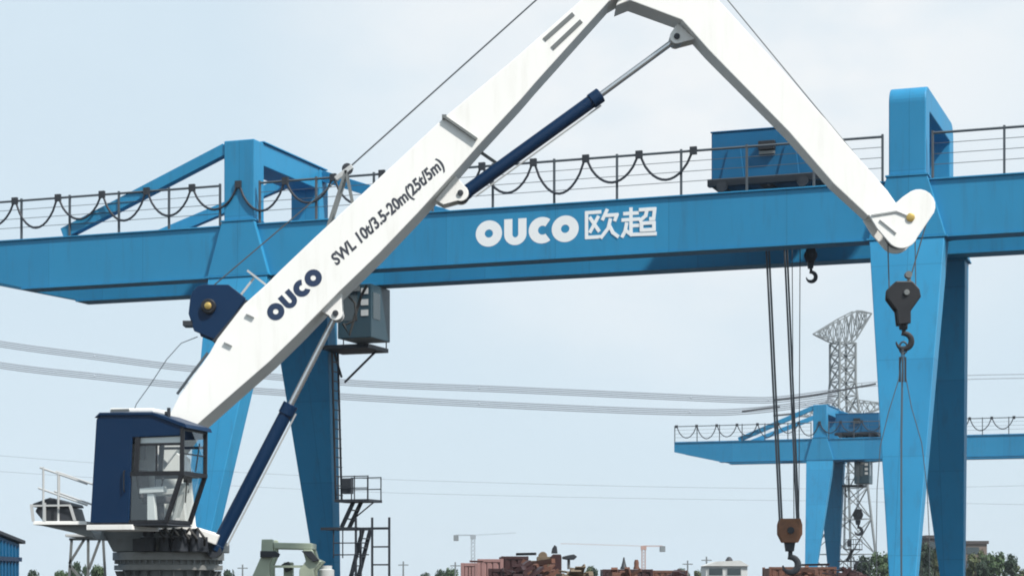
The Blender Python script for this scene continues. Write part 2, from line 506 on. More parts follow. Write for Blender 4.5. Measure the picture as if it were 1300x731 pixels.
            o = [(-.06, TOP + .165)] + [(-.06 + rr - rr * math.cos(math.pi / 2 * i / n), zt - rr + rr * math.sin(math.pi / 2 * i / n)) for i in range(n + 1)]
            o += [(4.92 - rr + rr * math.sin(math.pi / 2 * i / n), zt - rr + rr * math.cos(math.pi / 2 * i / n)) for i in range(n + 1)] + [(4.92, TOP + .165)]
            inn = [(.56, TOP + .165)] + [(.56 + ri - ri * math.cos(math.pi / 2 * i / n), 13.55 - ri + ri * math.sin(math.pi / 2 * i / n)) for i in range(n + 1)]
            inn += [(4.25 - ri + ri * math.sin(math.pi / 2 * i / n), 13.55 - ri + ri * math.cos(math.pi / 2 * i / n)) for i in range(n + 1)] + [(4.25, TOP + .165)]
            k = len(o)
            us0, us1 = SPAN - .46, SPAN + .46
            vs = [(us0, a, b) for a, b in o] + [(us0, a, b) for a, b in inn] + [(us1, a, b) for a, b in o] + [(us1, a, b) for a, b in inn]
            fs = []
            for i in range(k - 1):
                fs += [(i, i + 1, k + i + 1, k + i), (2 * k + i, 3 * k + i, 3 * k + i + 1, 2 * k + i + 1),
                       (i, 2 * k + i, 2 * k + i + 1, i + 1), (k + i, k + i + 1, 3 * k + i + 1, 3 * k + i)]
            fs += [(0, k, 3 * k, 2 * k), (k - 1, 3 * k - 1, 4 * k - 1, 2 * k - 1)]
            P(MB().add(vs, fs), 'portal_arch', 'blue', bevel=.03)
    # handrail along both girders, posts as sub-parts
    for v in (-.02,):
        hr = MB()
        gaps = [(U0 + .05, -.62), (.62, SPAN - .62), (SPAN + .62, U1 - .2)]
        posts = MB()
        for a, b in gaps:
            hr.tube([(a, v, 12.88), (b, v, 12.88)], .034, 6)
            for z in (12.62, 12.36, 12.1): hr.tube([(a, v, z), (b, v, z)], .009, 5)
            L = b - a; nn = max(1, round(L / 1.75))
            for i in range(nn + 1):
                u = a + L * i / nn
                posts.bar((u, v, TOP + .03), (u, v, 12.94), .055, .055)
        h = P(hr, 'handrail', 'rail', smooth=True)
        PE(posts, 'rail_post', 'rail', h)
    # festoon cable hanging in loops below the handrail
    fc = MB(); cl = MB()
    us = [U0 + .2 + 1.455 * i for i in range(17)]
    path = []
    for a, b in zip(us[:-1], us[1:]):
        drop = .72 + random.uniform(-.15, .13)
        pts = []
        for i in range(13):
            t = i / 12
            pts.append((a + .05 + (b - a - .1) * t, -.09, 12.80 - drop * (1 - (2 * t - 1) ** 2) ** .8))
        path += pts
    fc.tube(path, .034, 6)
    for u in us:
        cl.box((u - .09, -.13, 12.77), (u + .09, -.05, 12.97))
    f = P(fc, 'festoon_cable', 'cable', smooth=True)
    PE(cl, 'cable_carrier', 'dark', f)
    # operator cabin hung under the rear girder
    cx0, cx1, cy0, cy1, cz0, cz1 = 1.95, 3.0, 2.25, 3.62, 8.75, 10.28
    cb = P(MB().box((cx0, cy0, cz0), (cx1, cy1, cz1)), 'operator_cabin', 'teal', bevel=.02)
    wf = MB(); wg = MB()
    wg.box((cx0 + .08, cy0 - .012, cz0 + .5), (cx0 + .62, cy0 - .003, cz1 - .18))
    PE(wg, 'window', 'dglass', cb)
    vp = MB()
    for z in (.62, .92, 1.24): vp.box((cx0 + .74, cy0 - .02, cz0 + z), (cx0 + .96, cy0 - .003, cz0 + z + .17))  # pale panels painted as reflections in the cabin's front windows
    PE(vp, 'reflection_panel', 'plaster', cb)
    wg = MB().box((cx1 + .003, cy0 + .12, cz0 + .55), (cx1 + .012, cy0 + .62, cz0 + 1.3))
    PE(wg, 'window', 'dglass', cb)
    P(MB().box((cx0 + .45, cy0 - .002 - .05, cz1 - .2), (cx0 + .7, cy0 - .014, cz1 - .06)), 'lamp', 'grey', cb)
    P(MB().box((.85, 3.5, 8.62), (2.35, 5.0, 8.74)), 'cabin_platform', 'dark')
    mb = MB().bar((2.25, 4.3, 8.6), (1.1, 4.6, 7.75), .05).bar((.9, 4.3, 8.6), (1.0, 4.6, 7.9), .05)
    for z in (9.2, 9.65): mb.tube([(.9, 4.95, z), (2.3, 4.95, z)], .02, 6)
    for u in (.9, 1.6, 2.3): mb.tube([(u, 4.95, 8.7), (u, 4.95, 9.65)], .02, 6)
    P(mb, 'platform_rail', 'dark')
    # stair on the rear left leg
    st = MB()
    def flight(u0, z0, u1, z1, v):
        for dv in (0, .55): st.bar((u0, v + dv, z0), (u1, v + dv, z1), .05, .12)
        n_ = max(2, int(abs(z1 - z0) / .26))
        for i in range(1, n_):
            t = i / n_
            st.bar((u0 + (u1 - u0) * t, v - .02, z0 + (z1 - z0) * t), (u0 + (u1 - u0) * t, v + .57, z0 + (z1 - z0) * t), .14, .03)
    for dv in (0, .42): st.bar((.74, 4.75 + dv, 4.25), (.96, 4.0 + dv, 8.6), .05)
    for i in range(15): st.bar((.76 + .2 * i / 15, 4.7 - .73 * i / 15, 4.4 + 4.2 * i / 15), (.76 + .2 * i / 15, 5.2 - .73 * i / 15, 4.4 + 4.2 * i / 15), .03)
    flight(.95, 3.42, 1.35, 4.2, 4.7)
    flight(.75, .1, 1.65, 3.36, 4.7)
    P(st, 'stair', 'dark')
    lb = MB()
    lb.box((.85, 4.4, 4.17), (1.97, 5.4, 4.25))
    for v in (4.42, 5.38):
        for z in (4.58, 4.93): lb.tube([(.95, v, z), (1.95, v, z)], .018, 6)
        for u in (.97, 1.5, 1.94): lb.tube([(u, v, 4.2), (u, v, 4.95)], .02, 6)
    lb.bar((1.9, 4.9, 4.16), (1.15, 4.9, 3.6), .035)
    lb.box((1.03, 4.55, 4.42), (1.32, 4.75, 4.88))
    P(lb, 'stair_landing', 'dark')
    sc = MB()
    sc.box((.4, 4.4, 3.34), (1.55, 5.3, 3.42)); sc.box((1.5, 4.45, 3.34), (2.62, 4.52, 3.41))
    for u in (1.52, 2.05, 2.60): sc.bar((u, 4.48, 0), (u, 4.48, 3.7), .055)
    sc.bar((1.62, 4.6, 0), (1.62, 4.6, 3.4), .06)
    for z in (2.83, 2.3, 1.7, 1.1):
        sc.bar((2.05, 4.48, z), (2.6, 4.48, z), .045)
    for z in (2.6, 2.95): sc.tube([(.8, 4.46, z), (1.95, 4.46, z)], .02, 6)
    for u in (.8, 1.1): sc.tube([(u, 4.46, 2.5), (u, 4.46, 3.36)], .02, 6)
    P(sc, 'stair_tower', 'dark')
    return root

ORG1, ORG2 = (-7.6, 57.27), (21.25, 141.3)
gantry(ORG1, 'large blue double girder gantry crane with white lettering, spanning the whole yard', True, 'blue gantry cranes')
gantry(ORG2, 'smaller looking distant blue gantry crane without lettering, seen between the ropes and near leg', False, 'blue gantry cranes')

# ---------------------------------------------------------------- hoist trolleys (ride on the girders)
def trolley(org, u0, label, ropes, with_cab=False):
    x, y, z = gpoint(org, u0, .9, TOP + .1)
    root = empty('hoist_trolley', (x, y, z), ROT, label, 'hoist trolley', 'trolleys on the gantry girders', based=False)
    P = lambda mb, n, m, par=root, **k: mb.build(n, M[m], par, **k)
    PE = lambda mb, n, m, par=root, **k: mb.each(n, M[m], par, **k)
    P(MB().box((0, 0, .34), (3.0, 2.0, 1.68)), 'machine_house', 'blue_hoist', bevel=.03)
    P(MB().box((-.02, -.02, 1.685), (3.02, 2.02, 1.72)), 'roof', 'blue_hoist', bevel=.01)
    fr = MB().box((.05, -.62, .17), (3.0, -.42, .36)).box((.05, 2.15, .17), (3.0, 2.35, .36))
    for u in (.1, 1.35, 2.75): fr.box((u, -.415, .19), (u + .2, 2.145, .335))
    f = P(fr, 'trolley_frame', 'dark', bevel=.01)
    wh = MB()
    for u in (.45, 2.55):
        for v in (-.62, 2.33): wh.lathe((u, v, .15), [(.05, -.05), (.145, -.05), (.145, .05), (.05, .05)], 20, 'y')
    PE(wh, 'wheel', 'dark', f)
    fl = P(MB().box((1.28, -.16, 1.12), (1.72, -.003, 1.36)), 'floodlight', 'black', bevel=.02)
    P(MB().box((1.30, -.12, 1.02), (1.7, -.006, 1.1)), 'lamp_bracket', 'grey', fl)
    pn = MB()
    for a, b in ((.25, .9), (1.75, 2.35)):
        pn.prism([(a + .22, 1.25), (b - .1, 1.25), (b, .42), (a, .42)], -.06, -.003)
    PE(pn, 'motor_cover', 'blue_hoist', bevel=.02)
    mb = MB()
    for (ua, va, wa), (ub, vb, wb), r in ropes:
        mb.tube([(ua - u0, va - .9, wa - TOP - .1), (ub - u0, vb - .9, wb - TOP - .1)], r, 6)
    PE(mb, 'hoist_rope', 'rope', smooth=True)
    return root

ropes1 = [((14.49, 1.8, 12.0), (14.92, 1.8, 3.35), .028), ((14.55, 1.85, 12.0), (14.97, 1.85, 3.35), .028),
          ((14.98, 1.8, 12.0), (15.38, 1.8, 3.35), .026), ((15.03, 1.9, 12.0), (15.41, 1.9, 3.35), .026),
          ((15.24, 1.8, 12.0), (15.30, 1.8, 3.35), .012), ((15.47, 1.8, 12.0), (15.43, 1.8, 3.35), .012),
          ((15.76, 1.8, 12.0), (15.76, 1.8, 10.45), .016), ((15.70, 1.8, 12.0), (15.70, 1.8, 10.45), .016)]
trolley(ORG1, 13.3, 'blue hoist trolley with black floodlight riding on the near gantry girders', ropes1)
ropes2 = [((2.22, 1.8, 12.0), (2.25, 1.8, 6.75), .025), ((2.34, 1.8, 12.0), (2.35, 1.8, 6.75), .025)]
trolley(ORG2, .9, 'dark blue hoist trolley riding on the distant gantry beside its portal post', ropes2)

def hook_curve(mb, c, r, w, n=16, flip=1):   # a forged hook: tapered bent bar in the x-z plane, shank top at c
    pts = [(c[0], c[1], c[2]), (c[0], c[1], c[2] - r * .9)]
    for i in range(n + 1):
        a = R(100) - (R(275)) * i / n
        pts.append((c[0] + flip * r * math.cos(a), c[1], c[2] - r * 2.0 + r * math.sin(a)))
    seq = [Vector(p) for p in pts]
    m = len(seq)
    rings = []; k = 8
    for i, p in enumerate(seq):
        d = (seq[min(i + 1, m - 1)] - seq[max(i - 1, 0)]).normalized()
        a = Vector((0, 1, 0)); b = a.cross(d)
        t = i / (m - 1)
        rr = w * (.75 + .45 * math.sin(math.pi * min(1, t * 1.1))) * (1 if t < .8 else 1 - (t - .8) * 3.2)
        rings.append([p + a * math.cos(2 * math.pi * j / k) * rr * .8 + b * math.sin(2 * math.pi * j / k) * rr for j in range(k)])
    vs = [v for q in rings for v in q]
    fs = [(i * k + j, i * k + (j + 1) % k, (i + 1) * k + (j + 1) % k, (i + 1) * k + j) for i in range(m - 1) for j in range(k)]
    fs += [tuple(range(k - 1, -1, -1)), tuple((m - 1) * k + j for j in range(k))]
    mb.add(vs, fs)

def rust_block(org, u, v, w, s, label, m1, m2, group=None, slim=False):
    x, y, z = gpoint(org, u, v, w)
    root = empty('hook_block', (x, y, z), 0, label, 'hook block', group)
    c = (x, y, z)
    pr = [(-.26, .36), (.26, .36), (.31, .2), (.31, -.05), (.2, -.27), (-.2, -.27), (-.31, -.05), (-.31, .2)]
    if slim: pr = [(-.16, .36), (.16, .36), (.2, .2), (.18, -.2), (-.18, -.2), (-.2, .2)]
    for dv in (-.2, .14):
        MB().prism([(x + a * s, z + b * s) for a, b in pr], y + dv * s, y + (dv + .06) * s).build('cheek_plate', M[m1], root, bevel=.01)
    sh = MB()
    for dv in (-.07, .05): sh.lathe((x, y + dv * s, z + .05 * s), [(.05 * s, -.05 * s), (.27 * s, -.05 * s), (.23 * s, 0), (.27 * s, .05 * s), (.05 * s, .05 * s)], 24, 'y')
    sh.each('sheave', M[m2], root, smooth=True)
    MB().lathe((x, y - .2 * s, z + .05 * s), [(.09 * s, -.05 * s), (.09 * s, .42 * s)], 16, 'y').build('axle', M['dark'], root)
    MB().prism([(x - .14 * s, z - .24 * s), (x + .14 * s, z - .24 * s), (x + .10 * s, z - .5 * s), (x - .10 * s, z - .5 * s)], y - .12 * s, y + .12 * s).build('swivel', M['dark'], root, bevel=.01)
    hk = MB(); hook_curve(hk, (x + .02 * s, y, z - .45 * s), .2 * s, .075 * s)
    hk.build('hook', M['dark'], root, smooth=True)
    return root
rust_block(ORG1, 15.18, 1.82, 3.08, 1.0, 'rusty orange hook block hanging low on four ropes', 'rust_block', 'rust')
rust_block(ORG1, 15.74, 1.8, 10.28, .62, 'small black auxiliary hook right under the blue girder', 'black', 'dark', slim=True)
rust_block(ORG2, 2.3, 1.8, 6.5, 1.25, 'small dark hook block hanging from the distant gantry', 'black', 'dark', slim=True)

# ================================================================== white knuckle boom crane (front plane at Y = 41)
YB = 41.0
def B(px, py, y=YB):                        # metres in the boom plane
    return ((px - 650) * y / 2600, EYE + (742 - py) * y / 2600)
CX, CY = -7.05, 42.05
crane = empty('knuckle_boom_crane', (CX, CY, 0), 0, 'white knuckle boom crane with navy operator cab on a steel pedestal', 'crane')
K = lambda mb, n, m, par=crane, **k: mb.build(n, M[m], par, **k)
KE = lambda mb, n, m, par=crane, **k: mb.each(n, M[m], par, **k)

# pedestal, slewing ring, turntable
K(MB().lathe((CX, CY, 0), [(1.25, 0), (1.25, .06), (.93, .065), (.93, 2.0)], 48), 'pedestal', 'grey', smooth=True)
ring = K(MB().lathe((CX, CY, 2.0), [(.93, 0), (1.10, .004), (1.10, .10), (1.02, .104), (1.02, .20), (1.13, .204), (1.13, .36), (.9, .36)], 64), 'slewing_ring', 'ring', smooth=True)
bt = MB(); gu = MB()
for k in range(48):
    a = 2 * math.pi * k / 48
    x, y = CX + 1.075 * math.cos(a), CY + 1.075 * math.sin(a)
    bt.lathe((x, y, 2.13), [(.022, 0), (.022, .07)], 8)
    if k % 2 == 0:
        c, s_ = math.cos(a), math.sin(a); tx, ty = -s_ * .012, c * .012
        p = [(.92, 1.55), (1.09, 1.985), (.92, 1.985)]
        vs = [(CX + r * c + tx, CY + r * s_ + ty, z) for r, z in p] + [(CX + r * c - tx, CY + r * s_ - ty, z) for r, z in p]
        gu.add(vs, [(0, 1, 2), (5, 4, 3), (0, 3, 4, 1), (1, 4, 5, 2), (2, 5, 3, 0)])
KE(bt, 'bolt', 'grey', ring)
KE(gu, 'gusset', 'grey', ring)
x0, z0 = B(128, 676); x1, z1 = B(276, 676)
tt = K(MB().prism([(CX - 1.0, 2.365), (CX + 1.12, 2.365), (CX + 1.12, 2.55), (CX + .85, 2.75), (CX + .3, 2.83), (x0, 2.83), (x0, 2.72)], CY - .75, CY + .95), 'turntable', 'grey', bevel=.02)
ma = MB()
for dx, r, z in ((-.22, .16, 2.66), (.12, .13, 2.7), (.42, .19, 2.62), (.72, .12, 2.6)):
    ma.lathe((CX + dx, CY - 1.15, 2.37), [(r, 0), (r, .28), (r * .7, .3), (r * .7, .44), (.03, .46)], 20)
ma.box((CX - .5, CY - 1.3, 2.37), (CX - .15, CY - .76, 2.62)).box((CX + .2, CY - 1.05, 2.365), (CX + .95, CY - .76, 2.66))
KE(ma, 'slewing_motor', 'dark', smooth=True)
hs = MB()
for k in range(6):
    dx = -.1 + k * .16
    hs.tube([(CX + dx, CY - 1.1, 2.75 + .03 * (k % 2)), (CX + dx + .1, CY - 1.35, 2.82), (CX + dx + .25, CY - 1.38, 2.62), (CX + dx + .2, CY - 1.1, 2.5)], .028, 8)
KE(hs, 'hydraulic_hose', 'rubber', smooth=True)

# kingpost ears holding the boom foot and the luffing ram
kp = MB()
for yy in (41.08, 42.2):
    kp.prism([(CX - .2, 2.835), (CX + .2, 2.835), (CX + 1.1, 2.5), (CX + 1.18, 2.70), (CX + .52, 2.90), (CX + .40, 4.30), (CX + .2, 4.45), (CX - .1, 4.35)], yy, yy + .14)
KE(kp, 'boom_bracket', 'white', bevel=.02)

# cab : axes a (forward) and b (away from camera)
TH = R(14)
FX, FY = -6.30, 39.2
def cab(a, b, z): return (FX + a * math.cos(TH) + b * math.sin(TH), FY - a * math.sin(TH) + b * math.cos(TH), z)
def cprism(mb, poly, b0, b1):
    n = len(poly)
    vs = [cab(a, b0, z) for a, z in poly] + [cab(a, b1, z) for a, z in poly]
    fs = [tuple(range(n)), tuple(range(2 * n - 1, n - 1, -1))] + [(i, n + i, n + (i + 1) % n, (i + 1) % n) for i in range(n)]
    return mb.add(vs, fs)
BW = 1.2
mb = MB()
side = [(-1.93, 2.9), (-1.12, 2.9), (-1.05, 4.54), (-.05, 4.56), (0, 4.72), (-.08, 4.80), (-.62, 4.98), (-1.70, 5.0), (-1.80, 4.9)]
cprism(mb, side, 0, .05); cprism(mb, side, BW - .05, BW)
cprism(mb, [(-1.93, 2.9), (-1.80, 4.88), (-1.74, 4.88), (-1.87, 2.9)], .052, BW - .052)
body = K(mb, 'cab_body', 'navy', bevel=.012)
mb = MB(); cprism(mb, [(-1.83, 4.93), (-1.72, 5.03), (-.60, 5.01), (.06, 4.78), (.10, 4.70), (.06, 4.70), (-.62, 4.955), (-1.70, 4.975)], -.03, BW + .03)
K(mb, 'cab_roof', 'navy', bevel=.008)
mb = MB(); cprism(mb, [(-1.93, 2.84), (-1.93, 2.895), (-.36, 2.895), (-.30, 2.84)], .01, BW - .01)
K(mb, 'cab_floor', 'dark', bevel=.008)
# window frames as bars
fr = MB()
def cbar(p, q, w): fr.bar(cab(*p), cab(*q), w, w)
for b in (.03, BW - .03):
    cbar((-.02, b, 4.70), (-.03, b, 3.84), .075); cbar((-.03, b, 3.84), (-.36, b, 2.9), .075)
    cbar((-1.08, b, 3.84), (-.03, b, 3.84), .085); cbar((-1.12, b, 2.92), (-.36, b, 2.92), .06)
    cbar((-.98, b, 3.86), (-.94, b, 4.54), .09); cbar((-.55, b, 3.86), (-.55, b, 4.4), .03); cbar((-1.0, b, 4.40), (-.03, b, 4.40), .05)
cbar((-.02, 0, 4.70), (-.02, BW, 4.70), .07); cbar((-.03, 0, 3.84), (-.03, BW, 3.84), .08); cbar((-.36, 0, 2.92), (-.36, BW, 2.92), .07)
cbar((-.02, .0, 4.22), (-.02, BW, 4.22), .025)
K(fr, 'window_frame', 'black', body)
def pane(pts):
    gl = MB().add([cab(*p) for p in pts], [tuple(range(len(pts)))])
    K(gl, 'window_pane', 'glass', body)
for b in (.02, BW - .02):
    pane([(-1.03, b, 3.86), (-.05, b, 3.86), (-.04, b, 4.54), (-1.0, b, 4.52)])
    pane([(-1.09, b, 2.95), (-.37, b, 2.95), (-.06, b, 3.82), (-1.06, b, 3.82)])
pane([(-.025, .05, 3.88), (-.025, BW - .05, 3.88), (-.02, BW - .05, 4.66), (-.02, .05, 4.66)])
pane([(-.345, .05, 2.95), (-.345, BW - .05, 2.95), (-.035, BW - .05, 3.80), (-.035, .05, 3.80)])
# sun blind, seat, console inside
mb = MB(); cprism(mb, [(-1.0, 4.41), (-1.0, 4.53), (-.08, 4.55), (-.08, 4.41)], .07, .085)
K(mb, 'sun_blind', 'interior', body)
seat = MB()
cprism(seat, [(-1.0, 3.28), (-.98, 3.40), (-.52, 3.42), (-.50, 3.30)], .32, .82)
cprism(seat, [(-1.08, 3.38), (-1.0, 3.38), (-1.06, 3.95), (-1.16, 3.95)], .34, .80)
cprism(seat, [(-1.12, 4.92), (-1.05, 4.92), (-1.07, 4.14), (-1.14, 4.14)], .44, .70)
cprism(seat, [(-.85, 2.9), (-.65, 2.9), (-.68, 3.28), (-.82, 3.28)], .46, .68)
K(seat, 'operator_seat', 'seat', bevel=.025)
con = MB()
for b in (.10, .88):
    cprism(con, [(-.95, 3.46), (-.95, 3.56), (-.45, 3.60), (-.45, 3.48)], b, b + .18)
    cprism(con, [(-.80, 2.9), (-.62, 2.9), (-.66, 3.46), (-.80, 3.46)], b + .03, b + .14)
cprism(con, [(-.42, 2.9), (-.36, 2.9), (-.12, 3.62), (-.22, 3.68)], .42, .62)
K(con, 'control_console', 'interior', bevel=.012)
cab_ = MB()
cprism(cab_, [(-1.06, 2.91), (-.76, 2.91), (-.76, 3.30), (-1.06, 3.30)], .86, 1.12)
cprism(cab_, [(-1.80, 2.95), (-1.14, 2.95), (-1.10, 4.5), (-1.72, 4.5)], .06, .075)
cprism(cab_, [(-1.80, 2.95), (-1.11, 2.95), (-1.06, 4.5), (-1.72, 4.5)], BW - .075, BW - .055)  # both wall linings are added, kept pale to brighten the cab inside
K(cab_, 'cabinet_lining', 'interior', body, bevel=.01)
mon = MB(); cprism(mon, [(-.30, 3.70), (-.24, 3.70), (-.20, 3.92), (-.26, 3.92)], .70, 1.0); cprism(mon, [(-.27, 3.5), (-.24, 3.5), (-.24, 3.70), (-.27, 3.70)], .83, .87)
K(mon, 'monitor', 'black', body, bevel=.01)
wp_ = MB(); wp_.bar(cab(.03, .55, 3.90), cab(.03, .75, 4.45), .02); wp_.bar(cab(-.18, .55, 3.30), cab(-.05, .3, 3.72), .02)
KE(wp_, 'wiper', 'black', body)
hdl = MB().tube([cab(-1.2, -.01, 3.5), cab(-1.2, -.05, 3.52), cab(-1.2, -.05, 3.88), cab(-1.2, -.01, 3.9)], .014, 8)
K(hdl, 'door_handle', 'black', body, smooth=True)
js = MB()
for b in (.19, .97): js.tube([cab(-.52, b, 3.58), cab(-.50, b, 3.72)], .015, 8); js.ball(cab(-.50, b, 3.74), .03, 6)
K(js, 'joystick', 'black', smooth=True)
mb = MB(); cprism(mb, [(-1.62, 5.034), (-1.62, 5.13), (-.68, 5.11), (-.68, 5.02)], .2, .95)
K(mb, 'air_conditioner', 'white', bevel=.03)
vt = MB(); cprism(vt, [(-1.58, 5.06), (-1.58, 5.11), (-1.20, 5.11), (-1.20, 5.06)], .185, .198)
KE(vt, 'air_vent', 'grey')
mb = MB(); mb.tube([cab(-.42, .3, 4.93), cab(-.42, .3, 5.12)], .035, 10); mb.tube([cab(-.52, .4, 4.96), cab(-.52, .4, 5.06)], .03, 10)
K(mb, 'roof_lamp', 'dark', smooth=True)
mb = MB(); cprism(mb, [(-1.98, 2.76), (-1.98, 2.86), (-1.02, 2.86), (-1.02, 2.76)], -.06, -.003)
cprism(mb, [(-1.98, 2.76), (-1.98, 2.835), (-1.02, 2.835), (-1.02, 2.76)], 0, BW)
K(mb, 'cab_step', 'white', bevel=.008)

# rear platform with power pack and sloping handrails
xa, za = B(45, 661.5, 40.2); xb, zb_ = B(113, 662.5, 40.2)
pf = K(MB().box((xa, 40.0, za - .07), (xb, 41.6, za)), 'rear_platform', 'white', bevel=.008)
mb = MB().prism([(xa + .08, za - .073), (xb, za - .073), (xb + .15, za - .36), (xa + .75, za - .22)], 40.15, 41.5)
K(mb, 'platform_beam', 'grey', pf, bevel=.01)
pk = K(MB().prism([(xa + .14, za + .003), (xb - .28, za + .003), (xb - .36, za + .28), (xa + .02, za + .28), (xa - .02, za + .2)], 40.25, 41.3), 'power_pack', 'dark', bevel=.02)
K(MB().prism([(xa - .06, za + .284), (xb - .33, za + .30), (xb - .36, za + .36), (xa + .28, za + .47), (xa - .06, za + .35)], 40.2, 41.35), 'pack_lid', 'dark', pk, bevel=.02)
K(MB().bar((xa + .22, 40.02, za), (xa + .22, 40.02, za + .36), .05).bar((xa + .0, 40.02, za), (xa - .04, 40.02, za + .33), .05).bar((xb - .24, 40.02, za + .01), (xb - .33, 40.02, za + .3), .05).bar((xa - .04, 40.02, za + .3), (xb - .32, 40.02, za + .31), .035), 'pack_guard', 'pale_rail', pk)
hr = MB()
for (p, q) in (((50.6, 593), (111, 614)), ((48.6, 619), (111, 641))):
    hr.tube([(*B(*p, 40.1)[:1], 40.1, B(*p, 40.1)[1]), (B(*q, 40.1)[0], 40.1, B(*q, 40.1)[1])], .02, 8)
for px, t in ((55, 594), (74, 601)):
    X, Z = B(px, t, 40.1); hr.tube([(X, 40.1, za), (X, 40.1, Z + .02)], .022, 8)
for (p, q) in (((50.6, 593), (111, 614)), ((48.6, 619), (111, 641))):
    hr.tube([(B(*p, 40.1)[0], 41.5, B(*p, 40.1)[1]), (B(*q, 40.1)[0], 41.5, B(*q, 40.1)[1])], .02, 8)
X, Z = B(55, 594, 40.1); hr.tube([(X, 41.5, za), (X, 41.5, Z)], .022, 8)
KE(hr, 'platform_rail', 'pale_rail', pf, smooth=True)

# boom
up = [(213, 530), (227, 503), (266, 448), (276, 430), (310, 386), (338, 361), (356, 343), (400, 301), (465, 241), (520, 190), (563, 150), (654, 74), (738, 0), (782, -40), (806, -48), (826, -40)]
lo = [(248, 539), (280, 511), (342, 462), (377, 420), (430, 369), (481, 321), (529, 273), (580, 216), (610, 181), (661, 127), (680, 103), (773, 0), (806, -36)]
lo = [(248, 541), (281, 512), (342, 459), (377, 425), (430, 371), (481, 322), (529, 272), (580, 216), (610, 182), (661, 127), (680, 105), (773, 2), (815, -22)]
outline = [B(*p) for p in up] + [B(*p) for p in reversed(lo)]
px_all = [p[0] for p in up] + [p[0] for p in reversed(lo)]
foot = [B(205, 596), B(188, 570)]
outline2 = [B(188, 566)] + outline + [B(212, 588)]
px_all2 = [188] + px_all + [212]
wid = lambda px: 1.32 + (.88 - 1.32) * (px - 200) / 620
boom = K(MB().prism(outline2, YB, lambda i: YB + wid(px_all2[i])), 'boom', 'white', bevel=.018)

def on_boom(vs2, fs, org, ang, name, m, y=YB - .004):
    c, s_ = math.cos(ang), math.sin(ang)
    return K(MB().add([(org[0] + c * x - s_ * z, y, org[1] + s_ * x + c * z) for x, z in vs2], fs), name, m, boom)
vs, fs = ouco()
ang = math.atan2(52, 58)
on_boom(fit(vs, 1.36, .34), fs, B(349, 411), ang, 'lettering', 'letter_navy')
vs, fs = text_mesh('SWL 10t/3.5-20m(25t/5m)', 1, .034, .20)
on_boom(fit(vs, 2.95, .32), fs, B(431, 341), math.atan2(131, 143), 'lettering', 'letter_grey')
# collar strap, raised grey strips painted for the shade inside slots, small lugs
p0, p1 = B(564, 149), B(632, 196)
KE(MB().bar((p0[0], YB - .03, p0[1]), (p1[0] - .42, YB - .03, p1[1] + .29), .05, .11, up=(0, 1, 0)).bar((p0[0], YB - .05, p0[1]), (p0[0], YB + 1.1, p0[1]), .09).bar((p1[0] - .42, YB + .98, p1[1] + .29), (p1[0], YB + .98, p1[1]), .06), 'hose_collar', 'grey', boom)
sl_ = MB()
for (a, b) in (((691, 51), (728, 18)), ((701, 62), (738, 27))):
    A_, B_ = B(*a), B(*b)
    sl_.bar((A_[0], YB - .012, A_[1]), (B_[0], YB - .012, B_[1]), .016, .085, up=(0, 1, 0)) if False else sl_.bar((A_[0], YB - .008, A_[1]), (B_[0], YB - .008, B_[1]), .085, .012, up=(0, 1, 0))
KE(sl_, 'slot_shade_strip', 'grey', boom)
lg = MB()
for px, py in ((318, 398), (290, 434)):
    X, Z = B(px, py)
    lg.prism([(X - .09, Z - .01), (X + .08, Z - .09), (X + .09, Z - .05), (X - .03, Z + .05)], YB - .06, YB - .002)
KE(lg, 'lug', 'white', boom, bevel=.01)

# winch on the boom's back
wx, wz = B(264, 388)
wp = [(240, 379), (243, 369), (250, 362), (258, 360), (289, 360), (311, 377), (300, 393), (276, 428), (272, 430), (245, 419), (238, 397)]
winch = K(MB().prism([B(*p) for p in wp], YB + .12, YB + .18), 'winch', 'navy', bevel=.012)
K(MB().prism([B(*p) for p in wp], YB + 1.0, YB + 1.06), 'side_plate', 'navy', winch, bevel=.012)
K(MB().lathe((wx, YB + .18, wz), [(.28, 0), (.28, .82)], 32, 'y'), 'drum', 'navy', winch, smooth=True)
K(MB().lathe((wx, YB + .03, wz), [(.13, 0), (.15, .02), (.15, .088)], 24, 'y'), 'gearbox', 'black', winch, smooth=True)
K(MB().lathe((wx, YB - .03, wz), [(.03, 0), (.07, .015), (.07, .058)], 20, 'y'), 'hub', 'gold', winch, smooth=True)
rp = K(MB().lathe((wx, YB + .22, wz), [(.33, 0), (.33, .74)], 32, 'y'), 'rope_layer', 'rope', winch, smooth=True)
X, Z = B(237, 409)
K(MB().box((X - .1, YB + .12, Z - .05), (X + .1, YB + .5, Z + .05)), 'rope_guard', 'dark', winch)
mb = MB()
a, b = B(312, 341), B(338, 361); mb.bar((a[0], YB + .25, a[1]), (b[0], YB + .25, b[1]), .06, .04)
a, b = B(320, 350), B(303, 372); mb.bar((a[0], YB + .3, a[1]), (b[0], YB + .3, b[1]), .04, .04)
K(mb, 'winch_stay', 'pale_rail', winch)
mb = MB().prism([B(*p) for p in ((300, 394), (312, 379), (318, 384), (278, 436), (268, 432))], YB + .1, YB + 1.1)
K(mb, 'winch_base', 'dark', winch, bevel=.01)

